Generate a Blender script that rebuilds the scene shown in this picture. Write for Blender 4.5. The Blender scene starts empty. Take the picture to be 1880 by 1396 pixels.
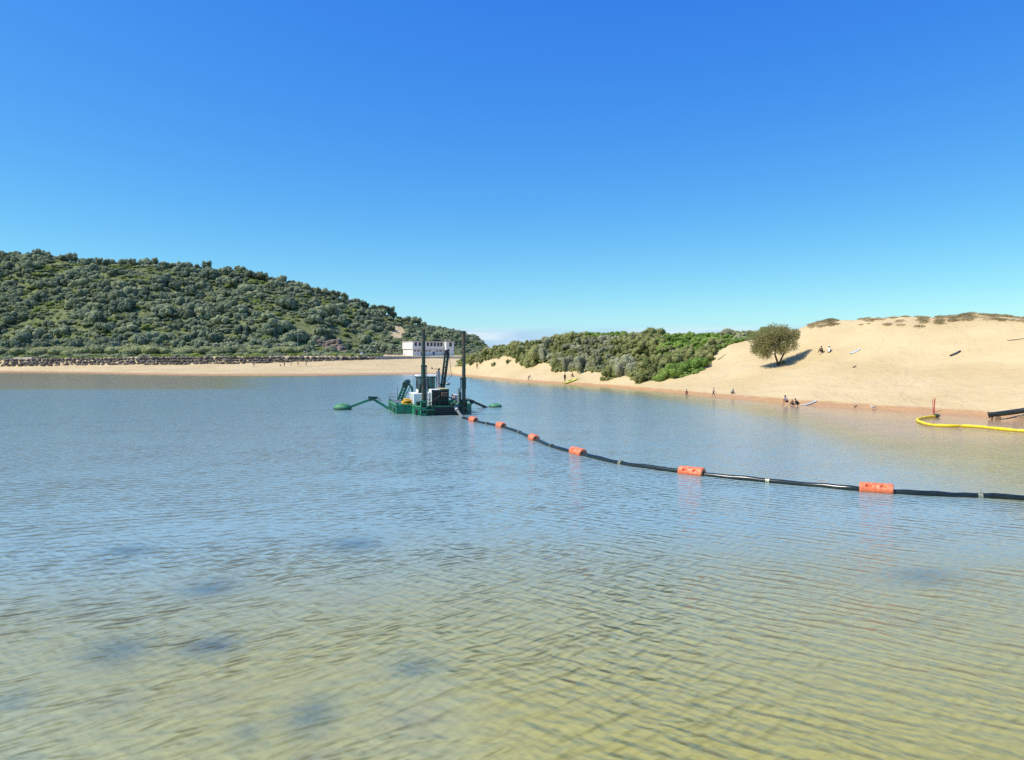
import bpy, bmesh, math, random
import numpy as np
from mathutils import Vector, Matrix, Euler

random.seed(7); RNG = np.random.default_rng(11)
SC = bpy.context.scene
COL = SC.collection
R = math.radians

# ------------------------------------------------------------------ camera, sky, sun, exposure
CAM_H, F, CX, HY = 5.2, 1320.0, 940.0, 656.0        # eye height, focal length and horizon in photo pixels
cam_d = bpy.data.cameras.new('camera'); cam = bpy.data.objects.new('camera', cam_d); COL.objects.link(cam)
cam.location = (0, 0, CAM_H); cam.rotation_euler = (R(90), 0, 0)
cam_d.sensor_width = 36; cam_d.lens = 36 * F / 1880; cam_d.shift_y = -(698 - HY) / 1880
cam_d.clip_start = 0.1; cam_d.clip_end = 40000
SC.camera = cam

SUN_EL, SUN_AZ = 52.0, -108.0                         # azimuth from +Y, negative = to the left
world = bpy.data.worlds.new('World'); SC.world = world; world.use_nodes = True
wn, wl = world.node_tree.nodes, world.node_tree.links
wn.clear()
w_out = wn.new('ShaderNodeOutputWorld')
sky = wn.new('ShaderNodeTexSky'); sky.sky_type = 'NISHITA'; sky.sun_disc = False
sky.sun_elevation = R(SUN_EL); sky.sun_rotation = R(SUN_AZ); sky.altitude = 0
sky.air_density = 1.0; sky.dust_density = 0.35; sky.ozone_density = 3.0
hs = wn.new('ShaderNodeHueSaturation'); hs.inputs['Saturation'].default_value = 1.22
sp_ = wn.new('ShaderNodeSeparateColor'); cb_ = wn.new('ShaderNodeCombineColor')    # camera-like colour response for the sky
for ch, (gam, amp) in enumerate(((1.15, 0.52), (0.97, 0.75), (0.30, 0.87))):
    k1 = wn.new('ShaderNodeMath'); k1.operation = 'MULTIPLY'; k1.inputs[1].default_value = 0.135 * 1.27
    k2 = wn.new('ShaderNodeMath'); k2.operation = 'POWER'; k2.inputs[1].default_value = gam
    k3 = wn.new('ShaderNodeMath'); k3.operation = 'MULTIPLY'; k3.inputs[1].default_value = amp / (1.11 * 0.135)
    wl.new(sp_.outputs[ch], k1.inputs[0]); wl.new(k1.outputs[0], k2.inputs[0]); wl.new(k2.outputs[0], k3.inputs[0]); wl.new(k3.outputs[0], cb_.inputs[ch])
bg = wn.new('ShaderNodeBackground'); bg.inputs['Strength'].default_value = 0.135
bgc = wn.new('ShaderNodeBackground'); bgc.inputs['Color'].default_value = (0.36, 0.52, 0.74, 1); bgc.inputs['Strength'].default_value = 1.0
tc = wn.new('ShaderNodeTexCoord'); sep = wn.new('ShaderNodeSeparateXYZ')
mp = wn.new('ShaderNodeMapping'); mp.inputs['Scale'].default_value = (7, 7, 60)
nz = wn.new('ShaderNodeTexNoise'); nz.inputs['Scale'].default_value = 1.0; nz.inputs['Detail'].default_value = 5
rz = wn.new('ShaderNodeMapRange'); rz.inputs[1].default_value = 0.24; rz.inputs[2].default_value = 0.46
band = wn.new('ShaderNodeMapRange'); band.interpolation_type = 'SMOOTHSTEP'
band.inputs[1].default_value = 0.046; band.inputs[2].default_value = 0.030; band.inputs[3].default_value = 0.0; band.inputs[4].default_value = 0.8
mul = wn.new('ShaderNodeMath'); mul.operation = 'MULTIPLY'
mixw = wn.new('ShaderNodeMixShader')
wl.new(sky.outputs[0], hs.inputs['Color']); wl.new(hs.outputs[0], sp_.inputs[0]); wl.new(cb_.outputs[0], bg.inputs['Color'])
wl.new(tc.outputs['Generated'], sep.inputs[0]); wl.new(tc.outputs['Generated'], mp.inputs[0]); wl.new(mp.outputs[0], nz.inputs['Vector'])
wl.new(nz.outputs[0], rz.inputs[0]); wl.new(sep.outputs[2], band.inputs[0])
cmx = wn.new('ShaderNodeMix'); cmx.data_type = 'RGBA'; cmx.inputs[6].default_value = (0.36, 0.52, 0.74, 1); cmx.inputs[7].default_value = (0.62, 0.72, 0.83, 1)
rz2 = wn.new('ShaderNodeMapRange'); rz2.inputs[1].default_value = 0.44; rz2.inputs[2].default_value = 0.60; wl.new(nz.outputs[0], rz2.inputs[0])
wl.new(rz2.outputs[0], cmx.inputs[0]); wl.new(cmx.outputs[2], bgc.inputs['Color'])
wl.new(rz.outputs[0], mul.inputs[0]); wl.new(band.outputs[0], mul.inputs[1]); wl.new(mul.outputs[0], mixw.inputs[0])
wl.new(bg.outputs[0], mixw.inputs[1]); wl.new(bgc.outputs[0], mixw.inputs[2]); wl.new(mixw.outputs[0], w_out.inputs[0])

sun_d = bpy.data.lights.new('sun', 'SUN'); sun_d.energy = 4.6; sun_d.angle = R(0.53); sun_d.color = (1.0, 0.94, 0.84)
sun = bpy.data.objects.new('sun', sun_d); COL.objects.link(sun)
sdir = Vector((math.sin(R(SUN_AZ)) * math.cos(R(SUN_EL)), math.cos(R(SUN_AZ)) * math.cos(R(SUN_EL)), math.sin(R(SUN_EL))))
sun.rotation_euler = sdir.to_track_quat('Z', 'Y').to_euler(); sun.location = sdir * 300
SC.view_settings.view_transform = 'Standard'; SC.view_settings.look = 'None'
SC.view_settings.exposure = 0.27; SC.view_settings.gamma = 1.0; SC.view_settings.use_curve_mapping = False
SC.render.engine = 'CYCLES'
SC.cycles.max_bounces = 6; SC.cycles.transparent_max_bounces = 8; SC.cycles.use_denoising = False; SC.cycles.sample_clamp_indirect = 6
SC.cycles.caustics_reflective = False; SC.cycles.caustics_refractive = False

# ------------------------------------------------------------------ helpers
def px_of(X, Y): return CX + F * X / Y
def tag(o, label=None, cat=None, group=None, kind=None):
    if label: o['label'] = label
    if cat: o['category'] = cat
    if group: o['group'] = group
    if kind: o['kind'] = kind
    return o
def empty(name, loc=(0, 0, 0), rz=0.0):
    o = bpy.data.objects.new(name, None); COL.objects.link(o)
    o.location = loc; o.rotation_euler = (0, 0, rz); o.empty_display_size = 0.3
    return o
def link_mesh(name, me, parent=None, loc=None):
    o = bpy.data.objects.new(name, me); COL.objects.link(o)
    if parent: o.parent = parent
    if loc is not None: o.location = loc
    return o
def copy_tree(o, parent=None):
    c = o.copy(); COL.objects.link(c)
    if parent: c.parent = parent
    for ch in o.children: copy_tree(ch, c)
    return c

class MB:
    """collects boxes, tubes and lathes and links them as one mesh object"""
    def __init__(s): s.v = []; s.f = []; s.sm = []
    def add(s, vs, fs, smooth=False):
        n = len(s.v); s.v += [tuple(v) for v in vs]; s.f += [tuple(i + n for i in f) for f in fs]; s.sm += [smooth] * len(fs)
        return s
    def box(s, x0, x1, y0, y1, z0, z1, m=None):
        vs = [Vector(p) for p in ((x0,y0,z0),(x1,y0,z0),(x1,y1,z0),(x0,y1,z0),(x0,y0,z1),(x1,y0,z1),(x1,y1,z1),(x0,y1,z1))]
        if m: vs = [m @ v for v in vs]
        return s.add(vs, [(0,3,2,1),(4,5,6,7),(0,1,5,4),(1,2,6,5),(2,3,7,6),(3,0,4,7)])
    def prism(s, poly, z0, z1):
        n = len(poly); vs = [(x, y, z0) for x, y in poly] + [(x, y, z1) for x, y in poly]
        return s.add(vs, [tuple(range(n))[::-1], tuple(range(n, 2 * n))] + [(i, (i + 1) % n, n + (i + 1) % n, n + i) for i in range(n)])
    def bar(s, a, b, w, h, up=(0, 0, 1)):
        a, b = Vector(a), Vector(b); d = (b - a).normalized(); u = Vector(up)
        if abs(d.dot(u)) > 0.98: u = Vector((0, 1, 0))
        r = d.cross(u).normalized() * w / 2; t = r.cross(d).normalized() * h / 2
        vs = [a - r - t, a + r - t, a + r + t, a - r + t, b - r - t, b + r - t, b + r + t, b - r + t]
        return s.add(vs, [(0,3,2,1),(4,5,6,7),(0,1,5,4),(1,2,6,5),(2,3,7,6),(3,0,4,7)])
    def tube(s, pts, r, n=12, cap=True):
        pts = [Vector(p) for p in pts]; rs = r if isinstance(r, (list, tuple)) else [r] * len(pts)
        vs = []; fs = []; prev = None
        for i, p in enumerate(pts):
            d = (pts[min(i + 1, len(pts) - 1)] - pts[max(i - 1, 0)]).normalized()
            if prev is None:
                u = Vector((0, 0, 1)) if abs(d.z) < 0.9 else Vector((1, 0, 0)); u = d.cross(u).normalized()
            else:
                u = (prev - d * prev.dot(d)).normalized()
            prev = u; w = d.cross(u)
            for k in range(n):
                a = 2 * math.pi * k / n; vs.append(p + (u * math.cos(a) + w * math.sin(a)) * rs[i])
        for i in range(len(pts) - 1):
            for k in range(n):
                fs.append((i * n + k, i * n + (k + 1) % n, (i + 1) * n + (k + 1) % n, (i + 1) * n + k))
        s.add(vs, fs, True)
        if cap:
            s.add(vs[:n], [tuple(range(n))[::-1]]); s.add(vs[-n:], [tuple(range(n))])
        return s
    def ellipsoid(s, c, r, nu=16, nv=10, z0=-1.0, fn=None):
        vs = []; fs = []
        for j in range(nv + 1):
            t = math.asin(z0) + (math.pi / 2 - math.asin(z0)) * j / nv
            for i in range(nu):
                a = 2 * math.pi * i / nu; p = Vector((math.cos(a) * math.cos(t), math.sin(a) * math.cos(t), math.sin(t)))
                k = fn(p) if fn else 1
                vs.append((c[0] + p.x * r[0] * k, c[1] + p.y * r[1] * k, c[2] + p.z * r[2] * k))
        for j in range(nv):
            for i in range(nu):
                fs.append((j * nu + i, j * nu + (i + 1) % nu, (j + 1) * nu + (i + 1) % nu, (j + 1) * nu + i))
        return s.add(vs, fs, True)
    def mesh(s, name, mat):
        me = bpy.data.meshes.new(name); me.from_pydata(s.v, [], s.f); me.polygons.foreach_set('use_smooth', s.sm)
        for m in (mat if isinstance(mat, (list, tuple)) else [mat]): me.materials.append(m)
        me.update(); return me
    def build(s, name, mat, parent=None, bevel=0.0, loc=None):
        me = s.mesh(name, mat)
        if bevel:
            bm = bmesh.new(); bm.from_mesh(me)
            es = [e for e in bm.edges if len(e.link_faces) == 2 and e.calc_face_angle(0) > 0.6]
            bmesh.ops.bevel(bm, geom=es, offset=bevel, segments=1, affect='EDGES', profile=0.5); bm.to_mesh(me); bm.free()
        return link_mesh(name, me, parent, loc)

def quads_mesh(name, V, mats, smooth=False):
    """V: (n,4,3) array of quads"""
    n = len(V); me = bpy.data.meshes.new(name)
    me.vertices.add(n * 4); me.vertices.foreach_set('co', V.reshape(-1).astype(np.float32))
    me.loops.add(n * 4); me.loops.foreach_set('vertex_index', np.arange(n * 4, dtype=np.int32))
    me.polygons.add(n); me.polygons.foreach_set('loop_start', np.arange(0, n * 4, 4, dtype=np.int32))
    me.polygons.foreach_set('loop_total', np.full(n, 4, np.int32))
    for m in mats: me.materials.append(m)
    me.update(calc_edges=True); return me
def grid_mesh(name, P, mats, smooth=True):
    """P: (a,b,3) array of points"""
    a, b, _ = P.shape; me = bpy.data.meshes.new(name)
    me.vertices.add(a * b); me.vertices.foreach_set('co', P.reshape(-1).astype(np.float32))
    i, j = np.meshgrid(np.arange(a - 1), np.arange(b - 1), indexing='ij')
    q = np.stack([i * b + j, (i + 1) * b + j, (i + 1) * b + j + 1, i * b + j + 1], -1).reshape(-1)
    n = (a - 1) * (b - 1)
    me.loops.add(n * 4); me.loops.foreach_set('vertex_index', q.astype(np.int32))
    me.polygons.add(n); me.polygons.foreach_set('loop_start', np.arange(0, n * 4, 4, dtype=np.int32))
    me.polygons.foreach_set('loop_total', np.full(n, 4, np.int32)); me.polygons.foreach_set('use_smooth', np.full(n, smooth))
    for m in mats: me.materials.append(m)
    me.update(calc_edges=True); return me

def vnoise(x, y, seed=0):
    """smooth value noise in numpy"""
    xi, yi = np.floor(x).astype(np.int64), np.floor(y).astype(np.int64); xf, yf = x - xi, y - yi
    def h(a, b):
        n = (a * 374761393 + b * 668265263 + seed * 974634777) & 0xffffffff
        n = ((n ^ (n >> 13)) * 1274126177) & 0xffffffff
        return ((n ^ (n >> 16)) & 0xffff) / 65535.0
    u, v = xf * xf * (3 - 2 * xf), yf * yf * (3 - 2 * yf)
    return (h(xi, yi) * (1 - u) + h(xi + 1, yi) * u) * (1 - v) + (h(xi, yi + 1) * (1 - u) + h(xi + 1, yi + 1) * u) * v
def fbm(x, y, seed=0, o=4):
    s = 0; a = 0.5
    for k in range(o): s = s + a * (vnoise(x * 2 ** k, y * 2 ** k, seed + k) - 0.5); a *= 0.5
    return s
def sstep(a, b, x):
    t = np.clip((x - a) / (b - a), 0, 1); return t * t * (3 - 2 * t)

# ------------------------------------------------------------------ materials
MATS = {}
def nt(name):
    m = bpy.data.materials.new(name); m.use_nodes = True; n = m.node_tree.nodes; n.clear()
    o = n.new('ShaderNodeOutputMaterial'); return m, n, m.node_tree.links, o
def ramp(n, stops):
    r = n.new('ShaderNodeValToRGB'); e = r.color_ramp.elements
    while len(e) > 1: e.remove(e[-1])
    e[0].position, e[0].color = stops[0][0], (*stops[0][1], 1)
    for p, c in stops[1:]:
        x = e.new(p); x.color = (*c, 1)
    return r
def paint(name, col, rough=0.5, var=0.25, scale=3.0, bump=0.02, metal=0.0, rust=None, rust_amt=0.5, spec=0.5):
    """painted / plastic / cloth surface with uneven tone, optional rust or dirt patches"""
    m, n, l, o = nt(name); b = n.new('ShaderNodeBsdfPrincipled'); tcn = n.new('ShaderNodeTexCoord')
    nz = n.new('ShaderNodeTexNoise'); nz.inputs['Scale'].default_value = scale; nz.inputs['Detail'].default_value = 6
    l.new(tcn.outputs['Object'], nz.inputs['Vector'])
    a = tuple(c * (1 - var) for c in col); c2 = tuple(min(1, c * (1 + var)) for c in col)
    r = ramp(n, [(0.3, a), (0.7, c2)]); l.new(nz.outputs[0], r.inputs[0]); out = r.outputs[0]
    if rust:
        n2 = n.new('ShaderNodeTexNoise'); n2.inputs['Scale'].default_value = scale * 1.7; n2.inputs['Detail'].default_value = 8; n2.inputs['Roughness'].default_value = 0.7
        l.new(tcn.outputs['Object'], n2.inputs['Vector'])
        mr = n.new('ShaderNodeMapRange'); mr.inputs[1].default_value = 0.62 - 0.25 * rust_amt; mr.inputs[2].default_value = 0.75 - 0.25 * rust_amt
        l.new(n2.outputs[0], mr.inputs[0]); mx = n.new('ShaderNodeMix'); mx.data_type = 'RGBA'
        mx.inputs[7].default_value = (*rust, 1); l.new(mr.outputs[0], mx.inputs[0]); l.new(out, mx.inputs[6]); out = mx.outputs[2]
    l.new(out, b.inputs['Base Color']); b.inputs['Roughness'].default_value = rough; b.inputs['Metallic'].default_value = metal
    b.inputs['Specular IOR Level'].default_value = spec
    if bump:
        bp = n.new('ShaderNodeBump'); bp.inputs['Strength'].default_value = 0.5; bp.inputs['Distance'].default_value = bump
        l.new(nz.outputs[0], bp.inputs['Height']); l.new(bp.outputs[0], b.inputs['Normal'])
    l.new(b.outputs[0], o.inputs[0]); MATS[name] = m; return m
def leafmat(name, lo, mid, hi, scale=0.6, trans=0.38):
    """foliage: tone differs from plant to plant and from clump to clump"""
    m, n, l, o = nt(name); g = n.new('ShaderNodeNewGeometry'); oi = n.new('ShaderNodeObjectInfo')
    nz = n.new('ShaderNodeTexNoise'); nz.inputs['Scale'].default_value = scale; nz.inputs['Detail'].default_value = 4
    l.new(g.outputs['Position'], nz.inputs['Vector'])
    m1 = n.new('ShaderNodeMath'); m1.operation = 'MULTIPLY_ADD'; m1.inputs[1].default_value = 0.6
    m2 = n.new('ShaderNodeMath'); m2.operation = 'MULTIPLY_ADD'; m2.inputs[1].default_value = 1.1; m2.inputs[2].default_value = -0.27
    l.new(nz.outputs[0], m2.inputs[0]); l.new(oi.outputs['Random'], m1.inputs[0]); l.new(m2.outputs[0], m1.inputs[2])
    m3 = n.new('ShaderNodeMath'); m3.operation = 'MULTIPLY_ADD'; m3.inputs[1].default_value = 0.3
    l.new(g.outputs['Random Per Island'], m3.inputs[0]); l.new(m1.outputs[0], m3.inputs[2])
    r = ramp(n, [(0.1, lo), (0.5, mid), (0.95, hi)]); l.new(m3.outputs[0], r.inputs[0])
    d = n.new('ShaderNodeBsdfDiffuse'); t = n.new('ShaderNodeBsdfTranslucent'); mx = n.new('ShaderNodeMixShader'); mx.inputs[0].default_value = trans
    l.new(r.outputs[0], d.inputs[0]); l.new(r.outputs[0], t.inputs[0]); l.new(d.outputs[0], mx.inputs[1]); l.new(t.outputs[0], mx.inputs[2])
    l.new(mx.outputs[0], o.inputs[0]); MATS[name] = m; return m

def make_ground_mat():
    m, n, l, o = nt('ground'); b = n.new('ShaderNodeBsdfPrincipled'); g = n.new('ShaderNodeNewGeometry')
    av = n.new('ShaderNodeAttribute'); av.attribute_name = 'veg'
    sep = n.new('ShaderNodeSeparateXYZ'); l.new(g.outputs['Position'], sep.inputs[0])
    def noise(s, d=6, rgh=0.6, vec=None, sc=None):
        z = n.new('ShaderNodeTexNoise'); z.inputs['Scale'].default_value = s; z.inputs['Detail'].default_value = d; z.inputs['Roughness'].default_value = rgh
        if sc:
            mpg = n.new('ShaderNodeMapping'); mpg.inputs['Scale'].default_value = sc; l.new(g.outputs['Position'], mpg.inputs[0]); l.new(mpg.outputs[0], z.inputs['Vector'])
        else: l.new(g.outputs['Position'], z.inputs['Vector'])
        return z
    def mix(f, a, c):
        x = n.new('ShaderNodeMix'); x.data_type = 'RGBA'
        for s, k in ((f, 0), (a, 6), (c, 7)):
            if isinstance(s, tuple): x.inputs[k].default_value = (*s, 1)
            elif isinstance(s, float): x.inputs[k].default_value = s
            else: l.new(s, x.inputs[k])
        return x.outputs[2]
    def mr(v, a, c, lo=0.0, hi=1.0):
        x = n.new('ShaderNodeMapRange'); x.interpolation_type = 'SMOOTHSTEP'
        x.inputs[1].default_value = a; x.inputs[2].default_value = c; x.inputs[3].default_value = lo; x.inputs[4].default_value = hi
        l.new(v, x.inputs[0]); return x.outputs[0]
    def math_(op, a, c):
        x = n.new('ShaderNodeMath'); x.operation = op
        for s, k in ((a, 0), (c, 1)):
            if isinstance(s, float): x.inputs[k].default_value = s
            else: l.new(s, x.inputs[k])
        return x.outputs[0]
    n1 = noise(0.09, 5, 0.55, sc=(1, 1, 4)); n2 = noise(1.6, 6, 0.65); n3 = noise(0.5, 4, 0.6)
    sand = mix(mr(n1.outputs[0], 0.3, 0.7), (0.510, 0.384, 0.195), (0.578, 0.450, 0.248))
    sand = mix(mr(n2.outputs[0], 0.56, 0.8, 0, 0.45), sand, (0.40, 0.28, 0.16))
    # trampled specks near the water
    n4 = noise(2.3, 3, 0.5)
    speck = math_('MULTIPLY', mr(n4.outputs[0], 0.66, 0.74), mr(sep.outputs[2], 0.2, 3.0, 0.45, 0.05))
    sand = mix(speck, sand, (0.30, 0.20, 0.11))
    wz = math_('ADD', sep.outputs[2], math_('MULTIPLY', math_('SUBTRACT', n3.outputs[0], 0.5), 0.30))
    wet = mr(wz, 0.52, 0.30)
    sand = mix(wet, sand, (0.50, 0.285, 0.115))
    # lagoon bed: yellower sand with darker weed patches
    bedn = noise(0.16, 5, 0.6); bedn2 = noise(2.2, 5, 0.65)
    bed = mix(mr(bedn2.outputs[0], 0.35, 0.7), (0.46, 0.36, 0.060), (0.68, 0.55, 0.14))
    bed = mix(mr(bedn.outputs[0], 0.60, 0.68, 0, 0.85), bed, (0.05, 0.075, 0.06))
    aw = n.new('ShaderNodeAttribute'); aw.attribute_name = 'weed'
    bed = mix(aw.outputs['Fac'], bed, (0.020, 0.040, 0.055))
    shallow = n.new('ShaderNodeAttribute'); shallow.attribute_name = 'orange'
    bed = mix(shallow.outputs['Fac'], bed, (0.70, 0.42, 0.19))
    col = mix(mr(sep.outputs[2], 0.02, -0.03), sand, bed)
    gr = mix(mr(n3.outputs[0], 0.35, 0.65), (0.085, 0.105, 0.040), (0.185, 0.205, 0.075))
    gr = mix(mr(n2.outputs[0], 0.55, 0.75, 0, 0.5), gr, (0.16, 0.125, 0.07))
    vf = mr(math_('ADD', av.outputs['Fac'], math_('MULTIPLY', math_('SUBTRACT', n2.outputs[0], 0.5), 0.9)), 0.4, 0.6)
    col = mix(vf, col, gr)
    l.new(col, b.inputs['Base Color'])
    rr = n.new('ShaderNodeMapRange'); rr.inputs[3].default_value = 0.95; rr.inputs[4].default_value = 0.38; l.new(wet, rr.inputs[0]); l.new(rr.outputs[0], b.inputs['Roughness'])
    b.inputs['Specular IOR Level'].default_value = 0.25
    vo = n.new('ShaderNodeTexVoronoi'); vo.inputs['Scale'].default_value = 1.5; vo.inputs['Randomness'].default_value = 1.0; l.new(g.outputs['Position'], vo.inputs['Vector'])
    tread = math_('MULTIPLY', mr(vo.outputs['Distance'], 0.05, 0.30), mr(n3.outputs[0], 0.40, 0.60, 0.02, 0.16))     # footprints, denser in places
    ht = math_('ADD', math_('ADD', math_('MULTIPLY', n2.outputs[0], 0.20), math_('MULTIPLY', n3.outputs[0], 0.5)), tread)
    bp = n.new('ShaderNodeBump'); bp.inputs['Strength'].default_value = 0.5; bp.inputs['Distance'].default_value = 0.9
    l.new(ht, bp.inputs['Height']); l.new(bp.outputs[0], b.inputs['Normal'])
    l.new(b.outputs[0], o.inputs[0]); return m

def make_wave_group():
    """slopes of the ripples at a point: two crossing families of short wind wavelets plus fine chop"""
    ng = bpy.data.node_groups.new('ripples', 'ShaderNodeTree')
    ng.interface.new_socket('Vector', in_out='INPUT', socket_type='NodeSocketVector')
    for nm_ in ('SlopeX', 'SlopeY'): ng.interface.new_socket(nm_, in_out='OUTPUT', socket_type='NodeSocketFloat')
    n, l = ng.nodes, ng.links; gi = n.new('NodeGroupInput'); go = n.new('NodeGroupOutput')
    def setin(x, a, k):
        if isinstance(a, (float, int)): x.inputs[k].default_value = a
        else: l.new(a, x.inputs[k])
    def math_(op, a, c=0.0, d=0.0):
        x = n.new('ShaderNodeMath'); x.operation = op
        for q, k in ((a, 0), (c, 1), (d, 2)): setin(x, q, k)
        return x.outputs[0]
    def mr(v, a, b, lo, hi):
        x = n.new('ShaderNodeMapRange'); x.interpolation_type = 'SMOOTHSTEP'
        for q, k in ((a, 1), (b, 2), (lo, 3), (hi, 4)): x.inputs[k].default_value = q
        l.new(v, x.inputs[0]); return x.outputs[0]
    def noise3(scale, off, det=1.0):
        m1 = n.new('ShaderNodeMapping'); m1.inputs['Scale'].default_value = scale; m1.inputs['Location'].default_value = off; l.new(gi.outputs[0], m1.inputs[0])
        rt = n.new('ShaderNodeTexNoise'); rt.inputs['Scale'].default_value = 1.0; rt.inputs['Detail'].default_value = det; l.new(m1.outputs[0], rt.inputs['Vector']); return rt
    # slow meander so that crests bend and end
    wob = noise3((0.55, 0.55, 1), (3, 8, 0), 2.0); wv = n.new('ShaderNodeVectorMath'); wv.operation = 'MULTIPLY_ADD'
    l.new(wob.outputs['Color'], wv.inputs[0]); wv.inputs[1].default_value = (0.55, 0.55, 0); l.new(gi.outputs[0], wv.inputs[2]); pos = wv.outputs[0]
    sp = n.new('ShaderNodeSeparateXYZ'); l.new(gi.outputs[0], sp.inputs[0])
    u = math_('DIVIDE', sp.outputs[0], math_('ADD', sp.outputs[1], 2.0))
    rr = np.random.default_rng(17); sums = []
    for fam, (mean, spread, count, wlo, whi) in enumerate(((128.0, 13.0, 15, 0.19, 0.66), (58.0, 12.0, 13, 0.16, 0.50))):
        sx = sy = None
        for q in range(count):
            lam = wlo * (whi / wlo) ** ((q + rr.uniform(0, 1)) / count); kk = 6.2832 / lam; a = R(mean + rr.normal() * spread)
            st = 0.050 * (lam / 0.45) ** 0.15 * rr.uniform(0.7, 1.3)
            d = n.new('ShaderNodeVectorMath'); d.operation = 'DOT_PRODUCT'; l.new(pos, d.inputs[0]); d.inputs[1].default_value = (kk * math.cos(a), kk * math.sin(a), 0)
            th = math_('ADD', d.outputs['Value'], float(rr.uniform(0, 6.28))); c = math_('COSINE', th); e = math_('POWER', 2.2, math_('SINE', th)); g_ = math_('MULTIPLY', c, e)
            sx = math_('MULTIPLY', g_, st * math.cos(a)) if sx is None else math_('MULTIPLY_ADD', g_, st * math.cos(a), sx)
            sy = math_('MULTIPLY', g_, st * math.sin(a)) if sy is None else math_('MULTIPLY_ADD', g_, st * math.sin(a), sy)
        sums.append((sx, sy))
    pa = noise3((0.22, 0.35, 1), (5, 1, 0), 2.0); pb = noise3((0.25, 0.3, 1), (9, 4, 0), 2.0)
    wa = math_('MULTIPLY', mr(u, -0.10, 0.50, 1.0, 0.30), mr(pa.outputs[0], 0.32, 0.66, 0.55, 1.25)); wb = math_('MULTIPLY', mr(u, -0.25, 0.40, 0.22, 0.95), mr(pb.outputs[0], 0.32, 0.66, 0.5, 1.25))
    fx = noise3((7, 9, 1), (1, 2, 0), 2.0); fs = n.new('ShaderNodeSeparateXYZ'); l.new(fx.outputs['Color'], fs.inputs[0])
    for ax in (0, 1):
        v = math_('ADD', math_('MULTIPLY', sums[0][ax], wa), math_('MULTIPLY', sums[1][ax], wb))
        v = math_('ADD', v, math_('MULTIPLY', math_('SUBTRACT', fs.outputs[ax], 0.5), 0.20 if ax == 0 else 0.28))
        l.new(v, go.inputs[ax])
    return ng
WAVE_H = 0.84
def make_water_mat():
    m, n, l, o = nt('water'); g = n.new('ShaderNodeNewGeometry'); wg = make_wave_group()
    dep = n.new('ShaderNodeAttribute'); dep.attribute_name = 'depth'
    def math_(op, a, c):
        x = n.new('ShaderNodeMath'); x.operation = op
        for q, k in ((a, 0), (c, 1)):
            if isinstance(q, (float, int)): x.inputs[k].default_value = q
            else: l.new(q, x.inputs[k])
        return x.outputs[0]
    def mr(v, a, b, lo, hi):
        x = n.new('ShaderNodeMapRange'); x.interpolation_type = 'SMOOTHSTEP'
        for q, k in ((a, 1), (b, 2), (lo, 3), (hi, 4)): x.inputs[k].default_value = q
        l.new(v, x.inputs[0]); return x.outputs[0]
    wq = n.new('ShaderNodeGroup'); wq.node_tree = wg; l.new(g.outputs['Position'], wq.inputs[0])
    pm = n.new('ShaderNodeMapping'); pm.inputs['Scale'].default_value = (0.035, 0.10, 1); l.new(g.outputs['Position'], pm.inputs[0])
    pn = n.new('ShaderNodeTexNoise'); pn.inputs['Scale'].default_value = 1.0; pn.inputs['Detail'].default_value = 3; l.new(pm.outputs[0], pn.inputs['Vector'])
    amp = math_('MULTIPLY', mr(pn.outputs[0], 0.35, 0.62, 0.70, 1.12), mr(dep.outputs['Fac'], 0.02, 0.42, 0.28, 1.0)); amp = math_('MULTIPLY', amp, -WAVE_H)
    cx = math_('MULTIPLY', wq.outputs[0], amp); cy = math_('MULTIPLY', wq.outputs[1], amp)
    cb = n.new('ShaderNodeCombineXYZ'); cb.inputs[2].default_value = 1.0; l.new(cx, cb.inputs[0]); l.new(cy, cb.inputs[1])
    nm = n.new('ShaderNodeVectorMath'); nm.operation = 'NORMALIZE'; l.new(cb.outputs[0], nm.inputs[0]); N = nm.outputs[0]
    # a ripple face turned away from the eye is hidden behind its crest: keep normals on the visible side
    dt = n.new('ShaderNodeVectorMath'); dt.operation = 'DOT_PRODUCT'; l.new(N, dt.inputs[0]); l.new(g.outputs['Incoming'], dt.inputs[1])
    kk = math_('MAXIMUM', math_('SUBTRACT', 0.06, dt.outputs['Value']), 0.0); kk = math_('MULTIPLY', kk, math_('SUBTRACT', 1.0, g.outputs['Backfacing']))
    sc_ = n.new('ShaderNodeVectorMath'); sc_.operation = 'SCALE'; l.new(g.outputs['Incoming'], sc_.inputs[0]); l.new(kk, sc_.inputs['Scale'])
    ad_ = n.new('ShaderNodeVectorMath'); ad_.operation = 'ADD'; l.new(N, ad_.inputs[0]); l.new(sc_.outputs[0], ad_.inputs[1])
    nm2 = n.new('ShaderNodeVectorMath'); nm2.operation = 'NORMALIZE'; l.new(ad_.outputs[0], nm2.inputs[0]); N = nm2.outputs[0]
    fr = n.new('ShaderNodeFresnel'); l.new(mr(g.outputs['Backfacing'], 0, 1, 1.33, 1 / 1.33), fr.inputs['IOR']); l.new(N, fr.inputs['Normal'])   # light bends into the water from either side
    gl = n.new('ShaderNodeBsdfGlossy'); gl.inputs['Roughness'].default_value = 0.14; l.new(N, gl.inputs['Normal'])
    # murk grows with the depth of the water
    ex = math_('SUBTRACT', 1.0, math_('POWER', 2.718, math_('MULTIPLY', math_('ADD', dep.outputs['Fac'], mr(dep.outputs['Fac'], 0.05, 0.4, 0.0, 0.75)), -0.62)))
    dcol = n.new('ShaderNodeMix'); dcol.data_type = 'RGBA'; dcol.inputs[6].default_value = (0.47, 0.415, 0.15, 1); dcol.inputs[7].default_value = (0.305, 0.435, 0.435, 1)
    l.new(mr(dep.outputs['Fac'], 0.30, 1.9, 0, 1), dcol.inputs[0])
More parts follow.
